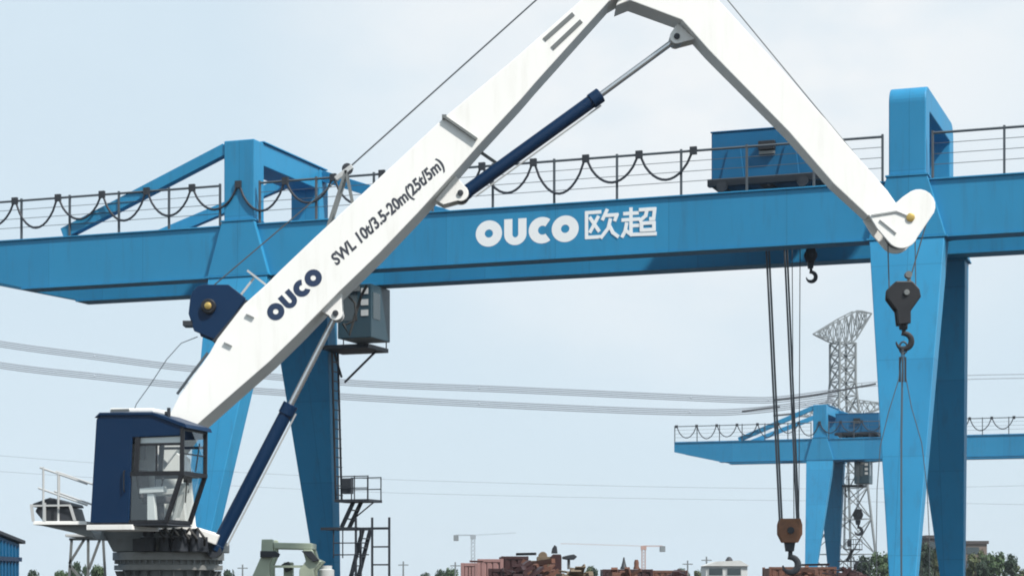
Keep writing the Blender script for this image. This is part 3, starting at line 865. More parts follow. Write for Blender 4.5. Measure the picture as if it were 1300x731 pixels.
# rope guide on a little A-frame
gx, gz = B(437, 212)
mb = MB()
for yy in (YB + .35, YB + .75):
    for px, py in ((412, 290), (447, 262)):
        X, Z = B(px, py); mb.bar((gx, yy, gz), (X, yy, Z), .05)
gd = K(mb, 'rope_guide', 'grey')
K(MB().bar((gx - .22, YB + .55, gz - .14), (gx + .12, YB + .55, gz + .12), .14, .09), 'guide_arm', 'pale_rail', gd, bevel=.01)
K(MB().lathe((gx + .02, YB + .5, gz + .07), [(.03, 0), (.11, 0), (.08, .05), (.11, .1), (.03, .1)], 20, 'y'), 'guide_sheave', 'dark', gd, smooth=True)

# jib
ji = [(782, 6), (800, -1), (866, 24), (877, 36), (900, 62), (917.5, 80), (1002, 166), (1059, 232), (1104, 274)]
ju = [(1139, 257), (1128, 241), (1074, 180), (1051, 152), (1030, 129), (975, 67), (914, 0), (880, -36), (835, -52), (800, -40)]
jo = [B(*p) for p in ji] + [B(*p) for p in ju]
jx = [p[0] for p in ji] + [p[0] for p in ju]
jib = K(MB().prism(jo, YB + .10, lambda i: YB + .10 + .82 - .30 * (jx[i] - 780) / 330), 'jib', 'white', bevel=.018)
kx, kz = B(806, -26)
K(MB().lathe((kx, YB - .05, kz), [(.14, 0), (.14, 1.15)], 24, 'y'), 'knuckle_pin', 'grey', smooth=True)
# sheave head: two cheek plates with lobes
def lobe(c, r, a0, a1, n=8): return [(c[0] + r * math.cos(R(a0 + (a1 - a0) * i / n)), c[1] - r * math.sin(R(a0 + (a1 - a0) * i / n))) for i in range(n + 1)]
head = [(1103, 272), (1114, 290)] + lobe((1145, 294), 21, 215, 340) + lobe((1167, 261), 21, -25, 120) + [(1146, 250), (1137, 258)]
hd = MB()
for y0 in (YB + .02, YB + .66): hd.prism([B(*p) for p in head], y0, y0 + .075)
hd = K(hd, 'sheave_head', 'white', jib, bevel=.01)
sv = MB()
for px, py in ((1166, 262), (1145, 294)):
    X, Z = B(px, py)
    for yy in (YB + .2, YB + .38): sv.lathe((X, yy, Z), [(.05, 0), (.27, 0), (.22, .05), (.27, .1), (.05, .1)], 28, 'y')
KE(sv, 'sheave', 'grey', jib, smooth=True)
X, Z = B(1156, 276)
K(MB().lathe((X, YB - .02, Z), [(.05, 0), (.085, .01), (.085, .035)], 20, 'y'), 'pin', 'gold', jib, smooth=True)
a, b = B(1107, 273), B(1138, 268)
c_, d_ = B(1117, 279), B(1138, 296)
K(MB().bar((a[0], YB + .004, a[1]), (b[0], YB + .004, b[1]), .03, .03).bar((c_[0], YB + .004, c_[1]), (d_[0], YB + .004, d_[1]), .03, .02).bar((b[0], YB + .004, b[1]), (X - .05, YB + .004, Z + .03), .03, .02), 'head_rib', 'pale_rail', jib)

# rams
def ram(base, mid, tip, y, rb, rr, name):
    bx, bz = B(*base); mx_, mz = B(*mid); tx, tz = B(*tip)
    d = Vector((mx_ - bx, 0, mz - bz)).normalized()
    p = Vector((bx, y, bz)); q = Vector((mx_, y, mz)); t = Vector((tx, y, tz))
    c = MB().tube([p, q], rb, 28); c.tube([q - d * .22, q + d * .02], rb * 1.16, 28); c.tube([p, p + d * .14], rb * 1.12, 28)
    o = K(c, name, 'navy', smooth=True, bevel=.012)
    K(MB().tube([q, t], rr, 24), 'piston_rod', 'chrome', o, smooth=True)
    e = MB().lathe((tx, y - .12, tz), [(.05, 0), (.14, 0), (.14, .24), (.05, .24)], 24, 'y');  K(MB().lathe((bx, y - .13, bz), [(.05, 0), (.15, 0), (.15, .26), (.05, .26)], 24, 'y'), 'base_eye', 'dark', o, smooth=True)
    K(e, 'rod_eye', 'pale_rail', o, smooth=True)
    off = Vector((d.z, 0, -d.x)) * (rb + .045)
    K(MB().tube([p + d * .2 + off, q - d * .1 + off], .018, 8), 'oil_pipe', 'pale_rail', o, smooth=True)
    return o
ram((269, 698), (366, 512), (425, 396), YB + .38, .135, .062, 'luffing_cylinder')
ram((586, 241), (763, 113), (861, 41), YB + .55, .135, .062, 'jib_cylinder')
lug = MB()
for yy in (YB + .18, YB + .54):
    lug.prism([B(*p) for p in [(404, 392), (432, 367)] + lobe((425, 396), 9, 20, -160, 8)], yy, yy + .06)
for yy in (YB + .33, YB + .72):
    lug.prism([B(*p) for p in [(552, 250), (578, 219)] + lobe((584, 241), 10.5, 60, -110, 8) + [(562, 256)]], yy, yy + .06)
KE(lug, 'ram_lug', 'white', boom, bevel=.01)
lug = MB()
for yy in (YB + .33, YB + .72):
    lug.prism([B(*p) for p in [(884, 44), (862, 24)] + lobe((861, 41), 9, 150, 300, 8)], yy, yy + .06)
KE(lug, 'ram_lug', 'white', jib, bevel=.01)

pn = MB()
for (px, py), y0 in (((425, 396), YB + .16), ((584, 241), YB + .31), ((861, 41), YB + .31)):
    X, Z = B(px, py); pn.lathe((X, y0, Z), [(.03, -.02), (.06, -.015), (.06, .46), (.05, .48)], 18, 'y')
KE(pn, 'lug_pin', 'dark', smooth=True)
# hoist rope: winch - guide - boom tip - jib head - block
rp = MB()
def rl(a, b, y, r=.014): 
    A_, B_ = B(*a), B(*b); rp.tube([(A_[0], y, A_[1]), (B_[0], y, B_[1])], r, 6)
rl((250, 371), (436, 213), YB + .55); rl((437, 209), (800, -116), YB + .55, .017); rl((800, -116), (862, -86), YB + .55); rl((862, -86), (1138, 249), YB + .43, .014)
rl((1184, 270), (1160, 352), YB + .43, .013); rl((1132, 300), (1134, 368), YB + .43, .013); rl((1167, 290), (1168, 370), YB + .43, .010)
K(rp, 'hoist_rope', 'rope', smooth=True)
mb = MB()
for (a, b) in (((800, -50), (800, -118)), ((840, -52), (862, -88))):
    A_, B_ = B(*a), B(*b); mb.bar((A_[0], YB + .5, A_[1]), (B_[0], YB + .5, B_[1]), .08)
for p in ((800, -114), (862, -84)):
    X, Z = B(*p); mb.lathe((X, YB + .45, Z), [(.03, 0), (.15, 0), (.11, .05), (.15, .1), (.03, .1)], 20, 'y')
KE(mb, 'tip_sheave', 'grey', boom)
hs = MB()
hs.tube([(*B(248, 425)[:1], YB + .3, B(248, 425)[1]), (B(228, 434)[0], YB + .2, B(228, 434)[1]), (B(210, 455)[0], YB + .15, B(210, 455)[1]), (B(190, 487)[0], YB + .1, B(190, 487)[1]), (B(172, 512)[0], YB + .1, B(172, 512)[1]), (B(166, 528)[0], YB + .1, B(166, 528)[1])], .010, 6)
hs.tube([(B(222, 498)[0], YB + .3, B(222, 498)[1]), (B(238, 478)[0], YB + .2, B(238, 478)[1]), (B(262, 446)[0], YB + .2, B(262, 446)[1])], .03, 8)
K(hs, 'control_cable', 'rail', smooth=True)
hs = MB()
hs.tube([(B(432, 405)[0], YB + .7, B(432, 405)[1]), (B(440, 420)[0], YB + .7, B(440, 420)[1]), (B(446, 398)[0], YB + .75, B(446, 398)[1]), (B(455, 368)[0], YB + .8, B(455, 368)[1]), (B(462, 355)[0], YB + .8, B(462, 355)[1])], .03, 8)
hs.tube([(B(436, 408)[0], YB + .5, B(436, 408)[1]), (B(450, 402)[0], YB + .5, B(450, 402)[1]), (B(448, 380)[0], YB + .5, B(448, 380)[1]), (B(440, 372)[0], YB + .5, B(440, 372)[1])], .022, 8)
KE(hs, 'hydraulic_hose', 'rubber', smooth=True)

# hook block under the jib head
bx, bz = B(1152, 372)
hb = empty('hook_block', (bx, YB + .43, bz), 0, 'black hook block hanging from the white jib in front of the blue leg', 'hook block')
for dv in (-.16, .10):
    MB().prism([B(*p) for p in ((1141, 354), (1162, 354), (1171, 364), (1173, 374), (1160, 392), (1160, 408), (1144, 410), (1142, 392), (1130, 376), (1131, 364))], YB + .43 + dv, YB + .43 + dv + .06).build('cheek_plate', M['black'], hb, bevel=.02)
sh = MB()
for dv in (-.09, .02): sh.lathe((bx, YB + .43 + dv, bz), [(.05, 0), (.29, 0), (.24, .03), (.29, .07), (.05, .07)], 28, 'y')
sh.each('sheave', M['dark'], hb, smooth=True)
X, Z = B(1154, 369)
MB().lathe((X, YB + .43 - .21, Z), [(.05, 0), (.06, .01), (.06, .05)], 14, 'y').build('axle', M['grey'], hb)
X, Z = B(1158, 345); a = B(1160, 354)
MB().lathe((X, YB + .33, Z), [(.05, 0), (.07, .0), (.07, .16), (.05, .16)], 14, 'y').bar((X, YB + .4, Z), (a[0], YB + .4, a[1] - .06), .07, .05).build('rope_socket', M['grey'], hb)
X, Z = B(1152, 410)
hk = MB(); hook_curve(hk, (X + .01, YB + .43, Z), .155, .052); hk.build('hook', M['black'], hb, smooth=True)
MB().lathe((X, YB + .43, Z - .08), [(.075, 0), (.09, .03), (.09, .10), (.06, .12)], 16).build('swivel', M['dark'], hb, smooth=True)

# chain sling in the hook
sx, sz = B(1152, 433)
sg = empty('lifting_sling', (sx, YB + .43, sz), 0, 'dark four legged wire sling hanging slack from the black hook', 'lifting sling')
MB().tube([(sx + .08 * math.sin(2 * math.pi * i / 16), YB + .43, sz - .08 + .12 * math.cos(2 * math.pi * i / 16)) for i in range(17)], .018, 8).build('master_ring', M['dark'], sg, smooth=True)
for path, yy in ((((1150, 440), (1146, 478), (1133, 520), (1122, 565), (1118, 620), (1117, 690), (1118, 752)), .40), (((1153, 440), (1156, 478), (1163, 515), (1176, 560), (1183, 620), (1186, 690), (1186, 752)), .46),
                 (((1151, 440), (1149, 480), (1148, 560), (1148, 650), (1148, 752)), .36), (((1152, 440), (1152, 480), (1151, 560), (1151, 650), (1151, 752)), .50)):
    pts = [(B(*p)[0], YB + yy, B(*p)[1]) for p in path]
    MB().tube(pts, .009, 6).build('sling_leg', M['rope'], sg, smooth=True)
mb = MB()
for px in (1147.5, 1151, 1154.5): 
    a, b = B(px, 450), B(px, 482); mb.bar((a[0], YB + .42, a[1]), (b[0], YB + .42, b[1]), .035)
mb.each('sling_ferrule', M['dark'], sg)

# ================================================================== smaller things around the yard
def at(px, py, y): return ((px - 650) * y / 2600, y, EYE + (742 - py) * y / 2600)

# blue shed at the left edge
Y = 58.
xr, _, zt = at(25, 686, Y)
sh = empty('blue_shed', (xr, Y, 0), 0, 'blue sheet metal shed with sloping roof cut off by the left edge', 'shed', based=False)
zr = lambda y, k=0.: 2.86 - .075 * y + k
MB().hexa([(-5, -15, 0), (-.05, -15, 0), (-.05, 0, 0), (-5, 0, 0), (-5, -15, zr(-15)), (0, -15, zr(-15)), (0, 0, zr(0)), (-5, 0, zr(0))]).build('wall', M['blue_hoist'], sh, bevel=.02)
rb = MB()
for i in range(40):
    y = -.2 - i * .37
    rb.box((.004, y - .08, .05), (.03, y, zr(y) - .08))
rb.build('wall_rib', M['blue_hoist'], sh)
MB().hexa([(-5.2, -15.2, zr(-15, .004)), (.12, -15.2, zr(-15, .004)), (.12, .2, zr(0, .004)), (-5.2, .2, zr(0, .004)), (-5.2, -15.2, zr(-15, .10)), (.12, -15.2, zr(-15, .10)), (.12, .2, zr(0, .10)), (-5.2, .2, zr(0, .10))]).build('roof', M['dark'], sh, bevel=.01)
MB().box((.034, -15, 2.36), (.06, .03, 2.48)).build('wall_trim', M['navy'], sh)

# steel trestle below the platform
Y = 43.5
mb = MB()
def seg(a, b, y, w=.05): mb.bar(at(*a, y), at(*b, y), w, w)
tb = at(100, 742, Y)
tr = empty('steel_trestle', (tb[0], Y, 0), 0, 'grey angle iron trestle under the white platform', 'trestle')
for yy in (Y, Y + 1.0):
    for a, b in (((91, 684), (80, 850)), ((112, 684), (112, 850)), ((131, 684), (140, 850)), ((107, 684), (88, 715)), ((127, 684), (113, 722)), ((88, 717), (112, 745)), ((88, 684), (135, 684))): seg(a, b, yy)
    mb.bar(at(80, 835, yy), at(140, 835, yy), .05)
for px in (91, 112, 131): mb.bar(at(px, 685, Y), at(px, 685, Y + 1), .05)
mb.build('frame', M['grey'], tr)
MB().box((at(84, 0, Y)[0], Y - .1, at(0, 683, Y)[2] + .03), (at(134, 0, Y)[0], Y + 1.1, at(0, 683, Y)[2] + .09)).build('top_plate', M['pale_rail'], tr, bevel=.01)

# pale green machine
Y = 47.
b0 = at(362, 742, Y)
gm = empty('press_frame', (b0[0], Y, 0), 0, 'pale green steel machine frame standing before the rear blue leg', 'machine')
G = lambda poly, y0, y1: MB().prism([(at(*p, Y)[0], at(*p, Y)[2]) for p in poly], y0, y1)
for yy in (Y, Y + .9):
    G(((332, 684), (346, 684), (347, 704), (342, 716), (344, 836), (310, 836), (320, 731), (331, 706)), yy, yy + .25).build('upright', M['green'], gm, bevel=.02)
    G(((384, 697), (396, 697), (399, 708), (408, 712), (398, 724), (398, 836), (376, 836), (380, 722), (388, 712)), yy, yy + .25).build('upright', M['green'], gm, bevel=.02)
G(((347, 688), (396, 689), (396, 697), (347, 696)), Y + .03, Y + 1.1).build('cross_beam', M['green'], gm, bevel=.02)
G(((331, 699), (350, 699), (356, 703), (354, 707), (331, 707)), Y - .12, Y - .005).build('clamp_head', M['dark'], gm, bevel=.01)
G(((383, 699), (396, 699), (406, 711), (398, 713)), Y - .1, Y - .005).build('clamp_head', M['dark'], gm, bevel=.01)
G(((358, 713), (369, 713), (369, 836), (358, 836)), Y + .3, Y + .7).build('spindle_housing', M['green'], gm, bevel=.02)
G(((356, 716), (365, 712), (371, 722), (362, 726)), Y + .15, Y + .29).build('gear_cover', M['dark'], gm, bevel=.01)
G(((345, 717), (384, 717), (384, 720), (345, 720)), Y + .05, Y + .25).build('tie_rod', M['green'], gm)
G(((300, 830), (420, 830), (420, 849), (300, 849)), Y - .1, Y + 1.2).build('base_plate', M['green'], gm, bevel=.02)
# whitish cylinder block next to it
wb = at(414, 742, Y + .6)
mb = MB().lathe((wb[0], Y + .7, 0), [(.18, 0), (.18, 2.05), (.13, 2.07), (.13, 2.15)], 24)
ct = mb.build('gas_cylinder', M['plaster'], None, smooth=True); tag(ct, 'whitish upright cylinder beside the pale green machine', 'cylinder')

# ---- container builder (corrugated boxes, rusty, far yard)
def container(px, top, y, Lpx, m, label, depth=2.4, rz=0., h=None, group='rusty steel boxes in the far yard', z0=0.):
    x, _, z = at(px, top, y)
    L = Lpx * y / 2600
    h = (z - z0) if h is None else h
    o = empty('steel_container', (x, y, z0), R(rz), label, 'container', group, based=False)
    MB().box((0, 0, .08), (L, depth, h - .06)).build('body', M[m], o)
    cr_ = MB(); n = max(3, int(L / .3))
    for i in range(n):
        a = .12 + (L - .24) * i / n
        cr_.hexa([(a, -.04, .16), (a + .13, -.04, .16), (a + .17, -.002, .16), (a - .04, -.002, .16), (a, -.04, h - .14), (a + .13, -.04, h - .14), (a + .17, -.002, h - .14), (a - .04, -.002, h - .14)])
    cr_.build('corrugation', M[m], o)
    fr_ = MB()
    for a in (-.03, L - .09):
        fr_.box((a, -.06, 0), (a + .12, .06, h)); fr_.box((a, depth - .06, 0), (a + .12, depth + .06, h))
    fr_.box((.093, -.055, h - .12), (L - .093, .05, h - .003)).box((.093, -.055, .004), (L - .093, .05, .14))
    fr_.each('corner_frame', M[m], o, bevel=.01)
    return o
container(607, 709, 74, 31, 'pink', 'faded pink steel container left of the tall maroon one', rz=0)
container(586, 714, 71, 20, 'pink', 'low greyish pink steel box at the left end of the row', depth=2.0)
container(637, 705.5, 76, 33, 'maroon', 'dark maroon steel container, tallest of the row', rz=2)
container(621, 721, 68, 40, 'maroon', 'low dark maroon steel box in front of the taller ones', depth=1.6)
container(672, 711, 80, 12, 'tan', 'narrow tan steel box beside the maroon container', depth=2.0)
container(683, 706, 72, 18, 'tan', 'brownish tan steel box left of the dark upright post', depth=1.6, h=None)
container(766, 722, 88, 62, 'maroon', 'long low brown steel container in mid yard', depth=2.4)
container(977, 719, 92, 84, 'rust', 'long rusty container behind the low orange hook block', depth=2.4)
container(828, 723.5, 95, 44, 'rust', 'dark low steel box left of the pale hut', depth=2.4)

# dark upright machine post with arm
Y = 70.
b0 = at(705, 742, Y)
dm = empty('drilling_post', (b0[0], Y, 0), 0, 'dark brown upright machine post between the steel boxes', 'machine')
D = lambda poly, y0, y1: MB().prism([(at(*p, Y)[0], at(*p, Y)[2]) for p in poly], y0, y1)
D(((699, 805), (699, 706), (702, 703), (712, 703), (713, 706), (713, 805)), Y, Y + .45).build('column', M['maroon'], dm, bevel=.02)
D(((700, 702), (701, 696), (704, 691), (707, 693), (708, 702)), Y + .08, Y + .32).build('motor', M['dark'], dm, bevel=.02)
D(((714, 706), (722, 704), (729, 703), (733, 706), (729, 710), (720, 710), (714, 709)), Y + .1, Y + .4).build('arm', M['dark'], dm, bevel=.02)
MB().tube([at(722, 709, Y + .25), at(722, 722, Y + .25)], .05, 10).build('spindle', M['grey'], dm)
# small cone shaped bollards / vents on the brown container
for i, (px, t, w_, lab) in enumerate(((792, 707, 9, 'dark pointed vent cowl on the long brown container'), (808, 710, 8, 'stubby brown vent cowl beside the far crane mast'))):
    Y = 89.
    x, _, z = at(px, t, Y); zb = at(px, 722, Y)[2]; r = w_ / 2 * Y / 2600
    o = MB().lathe((x, Y, zb + .004), [(r, 0), (r, .06), (r * .75, .12), (r * .35 if i == 0 else r * .8, (z - zb) * .7), (.03 if i == 0 else r * .5, z - zb)], 16).build('vent_cowl', M['dark' if i == 0 else 'rust'], None, smooth=True)
    tag(o, lab, 'vent cowl', 'vent cowls on the brown container')

# loose steel lying about the yard
def beam(px, py, y, Lpx, hpx, m, label, tilt=0., dep=.5):
    x, _, z = at(px, py, y); L = Lpx * y / 2600; h = hpx * y / 2600; t = h * .16
    c, s_ = math.cos(R(tilt)), math.sin(R(tilt))
    prof = [(0, 0), (dep, 0), (dep, t), (dep * .58, t), (dep * .58, h - t), (dep, h - t), (dep, h), (0, h), (0, h - t), (dep * .42, h - t), (dep * .42, t), (0, t)]
    n = len(prof)
    vs = [(x - s_ * b, y + a, z + c * b) for a, b in prof] + [(x + c * L - s_ * b, y + a, z + s_ * L + c * b) for a, b in prof]
    fs = [tuple(range(n)), tuple(range(2 * n - 1, n - 1, -1))] + [(i, n + i, n + (i + 1) % n, (i + 1) % n) for i in range(n)]
    o = MB().add(vs, fs).build('steel_beam', M[m], None, bevel=.01)
    return tag(o, label, 'steel beam', 'loose steel beams on the boxes', 'thing')
def coil(px, top, y, wpx, m, label):
    x, _, z = at(px, top, y); r = wpx * y / 5200
    o = MB().lathe((x, y, z - r), [(r * .45, -.5), (r, -.5), (r, .5), (r * .45, .5)], 28, 'y').build('steel_coil', M[m], None, bevel=.02)
    return tag(o, label, 'steel coil', 'steel coils in the yard')
def pile(px0, px1, top, y, seed, m, label):
    rnd = random.Random(seed)
    x0, _, zt = at(px0, top, y); x1 = at(px1, top, y)[0]
    mb = MB(); L = x1 - x0
    for _ in range(90):
        t = rnd.random(); zz = zt * (.35 + .62 * math.sin(math.pi * (.12 + .76 * t))) * rnd.random() ** .35
        c = Vector((x0 + L * t, y + rnd.uniform(-.8, .8), zz))
        d = Vector((rnd.gauss(0, 1), rnd.gauss(0, .6), rnd.gauss(0, .45))).normalized() * rnd.uniform(.15, .7)
        if c.z + abs(d.z) > zt + .1: d.z *= .2
        mb.bar(c - d, c + d, rnd.uniform(.05, .4), rnd.uniform(.03, .16))
    mb.add([(x0 - .3, y - 1.1, 0), (x1 + .3, y - 1.1, 0), (x1 + .3, y + 1.1, 0), (x0 - .3, y + 1.1, 0), (x0 + L * .2, y - .4, zt * .7), (x1 - L * .2, y - .4, zt * .7), (x1 - L * .2, y + .4, zt * .7), (x0 + L * .2, y + .4, zt * .7)],
           [(0, 3, 2, 1), (4, 5, 6, 7), (0, 1, 5, 4), (1, 2, 6, 5), (2, 3, 7, 6), (3, 0, 4, 7)])
    o = mb.build('scrap_heap', M[m], None)
    return tag(o, label, 'scrap heap', 'heaps of scrap steel in the yard')
pile(641, 676, 716, 64, 1, 'maroon', 'dark heap of scrap steel before the maroon container')
pile(672, 702, 709, 69, 2, 'rust', 'brown scrap heap at the foot of the upright post')
pile(714, 744, 721, 66, 3, 'tan', 'olive brown scrap heap right of the upright post')
pile(770, 812, 723, 80, 4, 'rust', 'rusty scrap heap before the long brown container')
pile(836, 880, 722, 86, 5, 'maroon', 'low dark scrap heap left of the pale hut')
pile(1000, 1044, 721, 84, 6, 'rust', 'rust red scrap heap under the low orange hook')
pile(1052, 1098, 719, 86, 7, 'maroon', 'dark red scrap heap at the right end of the rusty container')
beam(655, 704.5, 76.5, 26, 3.2, 'dark', 'dark steel beam lying on the maroon container', 1.2)
beam(596, 713, 71.5, 18, 2.4, 'pink', 'pinkish steel beam on the low box at the left end', -2)
beam(1010, 718, 92.6, 44, 2.6, 'maroon', 'dark red beam lying along the rusty container', 1.0)
coil(689, 700, 73, 11, 'tan', 'tan steel coil on top of the brownish box')
# pale hut far right of centre
Y = 120.
x0, _, _ = at(896, 0, Y); x1, _, zt = at(949, 717, Y)
ht = empty('site_hut', (x0, Y, 0), 0, 'pale site hut with two dark windows left of the rusty container', 'hut', based=False)
L = x1 - x0
MB().box((0, 0, 0), (L, 3, zt - .05)).build('wall', M['plaster'], ht, bevel=.02)
MB().prism([(-.12, zt - .046), (L + .12, zt - .046), (L * .82, zt + .28), (L * .25, zt + .22)], -.15, 3.15).build('roof', M['plaster'], ht)
for a in (.18, 1.25):
    wf = MB().box((a - .05, -.04, zt - .62), (a + .85, -.004, zt - .14)).build('window', M['pale_rail'], ht)
    MB().box((a, -.052, zt - .58), (a + .8, -.043, zt - .18)).build('pane', M['dglass'], wf)
MB().lathe((L * .62, 1.4, zt + .22), [(.2, 0), (.22, .1), (.12, .26), (.02, .3)], 14).build('roof_vent', M['dark'], ht)

# ---- far tower cranes
def tower_crane(px, y, mast_top, jib_to, counter_to, m, label):
    x, _, z = at(px, mast_top, y)
    o = empty('tower_crane', (x, y, 0), 0, label, 'tower crane', 'tower cranes on the horizon')
    k = y / 2600
    def lat(mb, p, q, w, n, r):
        p, q = Vector(p), Vector(q); d = (q - p)
        dn = d.normalized(); a = Vector((0, 1, 0)) if abs(dn.y) < .9 else Vector((1, 0, 0)); b = dn.cross(a)
        cs = [(a * s1 + b * s2) * w / 2 for s1, s2 in ((1, 1), (1, -1), (-1, -1), (-1, 1))]
        for c in cs: mb.bar(p + c, q + c, r)
        for i in range(n):
            for j in range(4):
                c0, c1 = cs[j], cs[(j + 1) % 4]
                mb.bar(p + d * i / n + c0, p + d * (i + 1) / n + c1, r * .7)
    mb = MB(); lat(mb, (x, y, 0), (x, y, z), 4.5 * k, 14, .8 * k); mb.build('mast', M[m], o)
    mb = MB(); lat(mb, (x, y, z + .5), (at(jib_to, 0, y)[0], y, z + 1.2), 1.0 * k, 26, .16 * k); mb.build('jib', M[m], o)
    mb = MB(); lat(mb, (x, y, z + .5), (at(counter_to, 0, y)[0], y, z + .5), 1.2 * k, 8, .4 * k); mb.build('counter_jib', M[m], o)
    cx = at(counter_to, 0, y)[0]
    MB().box((cx - 3 * k, y - 2, z - 5 * k), (cx + 3 * k, y + 2, z + 2.2 * k)).build('counterweight', M['galv'], o)
    mb = MB().box((x - 3.5 * k, y - 3 * k, z - 2.5 * k), (x + 3.5 * k, y + 3 * k, z + 2.5 * k)); mb.build('slewing_cab', M[m], o)
    return o
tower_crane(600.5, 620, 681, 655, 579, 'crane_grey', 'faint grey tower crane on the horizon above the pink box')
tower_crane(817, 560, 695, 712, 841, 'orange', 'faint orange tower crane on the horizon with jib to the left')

# ---- lattice power pylon
def pylon(x, y, Ht, label):
    o = empty('power_pylon', (x, y, 0), R(22), label, 'pylon', None, based=False)
    mb = MB()
    def lvl(z):
        t = z / Ht
        return 2.6 * (1 - t / .74) + 1.35 if t < .74 else 1.35
    zs = [0, 6, 11, 15.5, 19.5, 23, 26, 28.5, 30.5, 32.5, 34.3, 36.0]
    zs = [z * Ht / 41. for z in zs]
    for z0, z1 in zip(zs[:-1], zs[1:]):
        a, b = lvl(z0), lvl(z1)
        C0 = [(-a, -a, z0), (a, -a, z0), (a, a, z0), (-a, a, z0)]; C1 = [(-b, -b, z1), (b, -b, z1), (b, b, z1), (-b, b, z1)]
        for j in range(4):
            k = (j + 1) % 4
            mb.bar(C0[j], C1[j], .26); mb.bar(C0[j], C1[k], .14); mb.bar(C0[k], C1[j], .14); mb.bar(C1[j], C1[k], .13)
    mb.build('tower_body', M['galv'], o)
    def arm(zb, zt_, span, zl, zr, hw):
        am = MB()
        for s_, zz in ((-1, zl), (1, zr)):
            tip = Vector((s_ * span, 0, zz)); n = 6
            for dy in (-hw, hw):
                bo = Vector((s_ * hw, dy, zb)); to = Vector((s_ * hw, dy, zt_))
                am.bar(bo, tip, .15); am.bar(to, tip, .15)
                for i in range(n):
                    t0, t1 = i / n, (i + 1) / n
                    am.bar(bo.lerp(tip, t0), to.lerp(tip, t1), .085); am.bar(to.lerp(tip, t0), bo.lerp(tip, t1), .085)
            for i in range(n):
                t0, t1 = i / n, (i + 1) / n
                A0, A1 = Vector((s_ * hw, -hw, zb)), Vector((s_ * hw, hw, zb)); T0, T1 = Vector((s_ * hw, -hw, zt_)), Vector((s_ * hw, hw, zt_))
                am.bar(A0.lerp(tip, t0), A1.lerp(tip, t1), .085); am.bar(T0.lerp(tip, t0), T1.lerp(tip, t1), .085)
        am.build('cross_arm', M['galv'], o)
    zc = zs[-1]
    am = MB()                                   # slanted boat shaped head
    lt_, rt_ = Vector((-5.0, 0, zc + 1.1)), Vector((4.9, 0, zc + 4.6))
    n = 10
    for dy in (-1.0, 1.0):
        top = lambda t: lt_.lerp(rt_, t) + Vector((0, dy * (1 - abs(2 * t - 1)) * 1.2, 1.25 * min(t / .72, (1 - t) / .28)))
        def bot(t):
            x = lt_.x + (rt_.x - lt_.x) * t
            z = lt_.z + (zc - lt_.z) * min(1, (x - lt_.x) / (-1.35 - lt_.x)) if x < 1.35 else zc + (rt_.z - zc) * (x - 1.35) / (rt_.x - 1.35)
            return Vector((x, dy * (1 - abs(2 * t - 1)) * 1.2, z))
        for i in range(n):
            t0, t1 = i / n, (i + 1) / n
            am.bar(top(t0), top(t1), .17); am.bar(bot(t0), bot(t1), .17)
            am.bar(top(t0 + .001), bot(t1 - .001), .10); am.bar(bot(t0 + .001), top(t1 - .001), .10); am.bar(top(t1 - .002), bot(t1 - .002) - Vector((0, 0, .01)), .09)
    am.build('head_arm', M['galv'], o)
    arm(zs[6] - .6, zs[6] + 1.9, 8.5, zs[6] - .6, zs[6] + 1.6, 1.7)
    arm(zs[4], zs[4] + 2.0, 7.0, zs[4] - .1, zs[4] + 1.2, 1.9)
    ins = MB()
    for xx, zz in ((-8.2, zs[6] - .3), (8.2, zs[6] - .1), (-6.8, zs[4]), (6.8, zs[4])):
        ins.tube([(xx, -1, zz), (xx - 4.2, -1.6, zz - .5)], .16, 6)
    ins.each('insulator', M['cable'], o)
    return o
PY = 300.
px_, _, pz_ = at(1070, 391, PY)
pylon(px_, PY, pz_, 'grey lattice power pylon with slanted top arm behind the distant gantry')

# ---- overhead conductors
def wire(pts, y, r, label, n_sub=2, gap=.5):
    P3 = [Vector(at(p[0], p[1], y)) for p in pts]
    cu = []
    for i in range(len(P3) - 1):                      # Catmull-Rom through the measured points
        p0 = P3[max(i - 1, 0)]; p1 = P3[i]; p2 = P3[i + 1]; p3 = P3[min(i + 2, len(P3) - 1)]
        for k in range(10):
            t = k / 10
            cu.append(.5 * ((2 * p1) + (-p0 + p2) * t + (2 * p0 - 5 * p1 + 4 * p2 - p3) * t * t + (-p0 + 3 * p1 - 3 * p2 + p3) * t ** 3))
    cu.append(P3[-1])
    mb = MB()
    for j in range(n_sub):
        dz = (j - (n_sub - 1) / 2) * gap
        mb.tube([c + Vector((0, j * .3, dz)) for c in cu], r, 5)
    if n_sub > 1:
        for c in cu[6::14]: mb.bar(c + Vector((0, 0, -gap * .6)), c + Vector((0, .3, gap * .6)), .14)
    o = mb.build('power_line', M['wire'], None, smooth=True)
    return tag(o, label, 'power line', 'power lines across the sky')
wire([(-140, 411), (0, 436), (120, 452), (240, 467), (440, 485), (650, 494), (850, 503), (950, 507), (992, 506), (1062, 497)], 290, .085, 'upper band of overhead wires leading to the pylon', 4, .28)
wire([(-140, 437), (0, 463), (120, 477), (240, 489), (440, 503), (650, 514), (850, 522), (950, 521), (1060, 507)], 288, .085, 'lower band of overhead wires leading to the pylon', 4, .28)
WU, WL = bpy.data.objects['power_line'], bpy.data.objects['power_line.001']
for par, pts in ((WU, ((983, 508), (1025, 503), (1062, 496), (1112, 487))), (WL, ((942, 522), (965, 519), (990, 516)))):
    MB().tube([at(p[0], p[1], 286) for p in pts], .15, 6).build('insulator_string', M['cable'], par)
wire([(1080, 490), (1111, 487), (1180, 482), (1250, 478), (1420, 476)], 300, .06, 'pair of overhead wires leaving the pylon to the right', 2, .6)
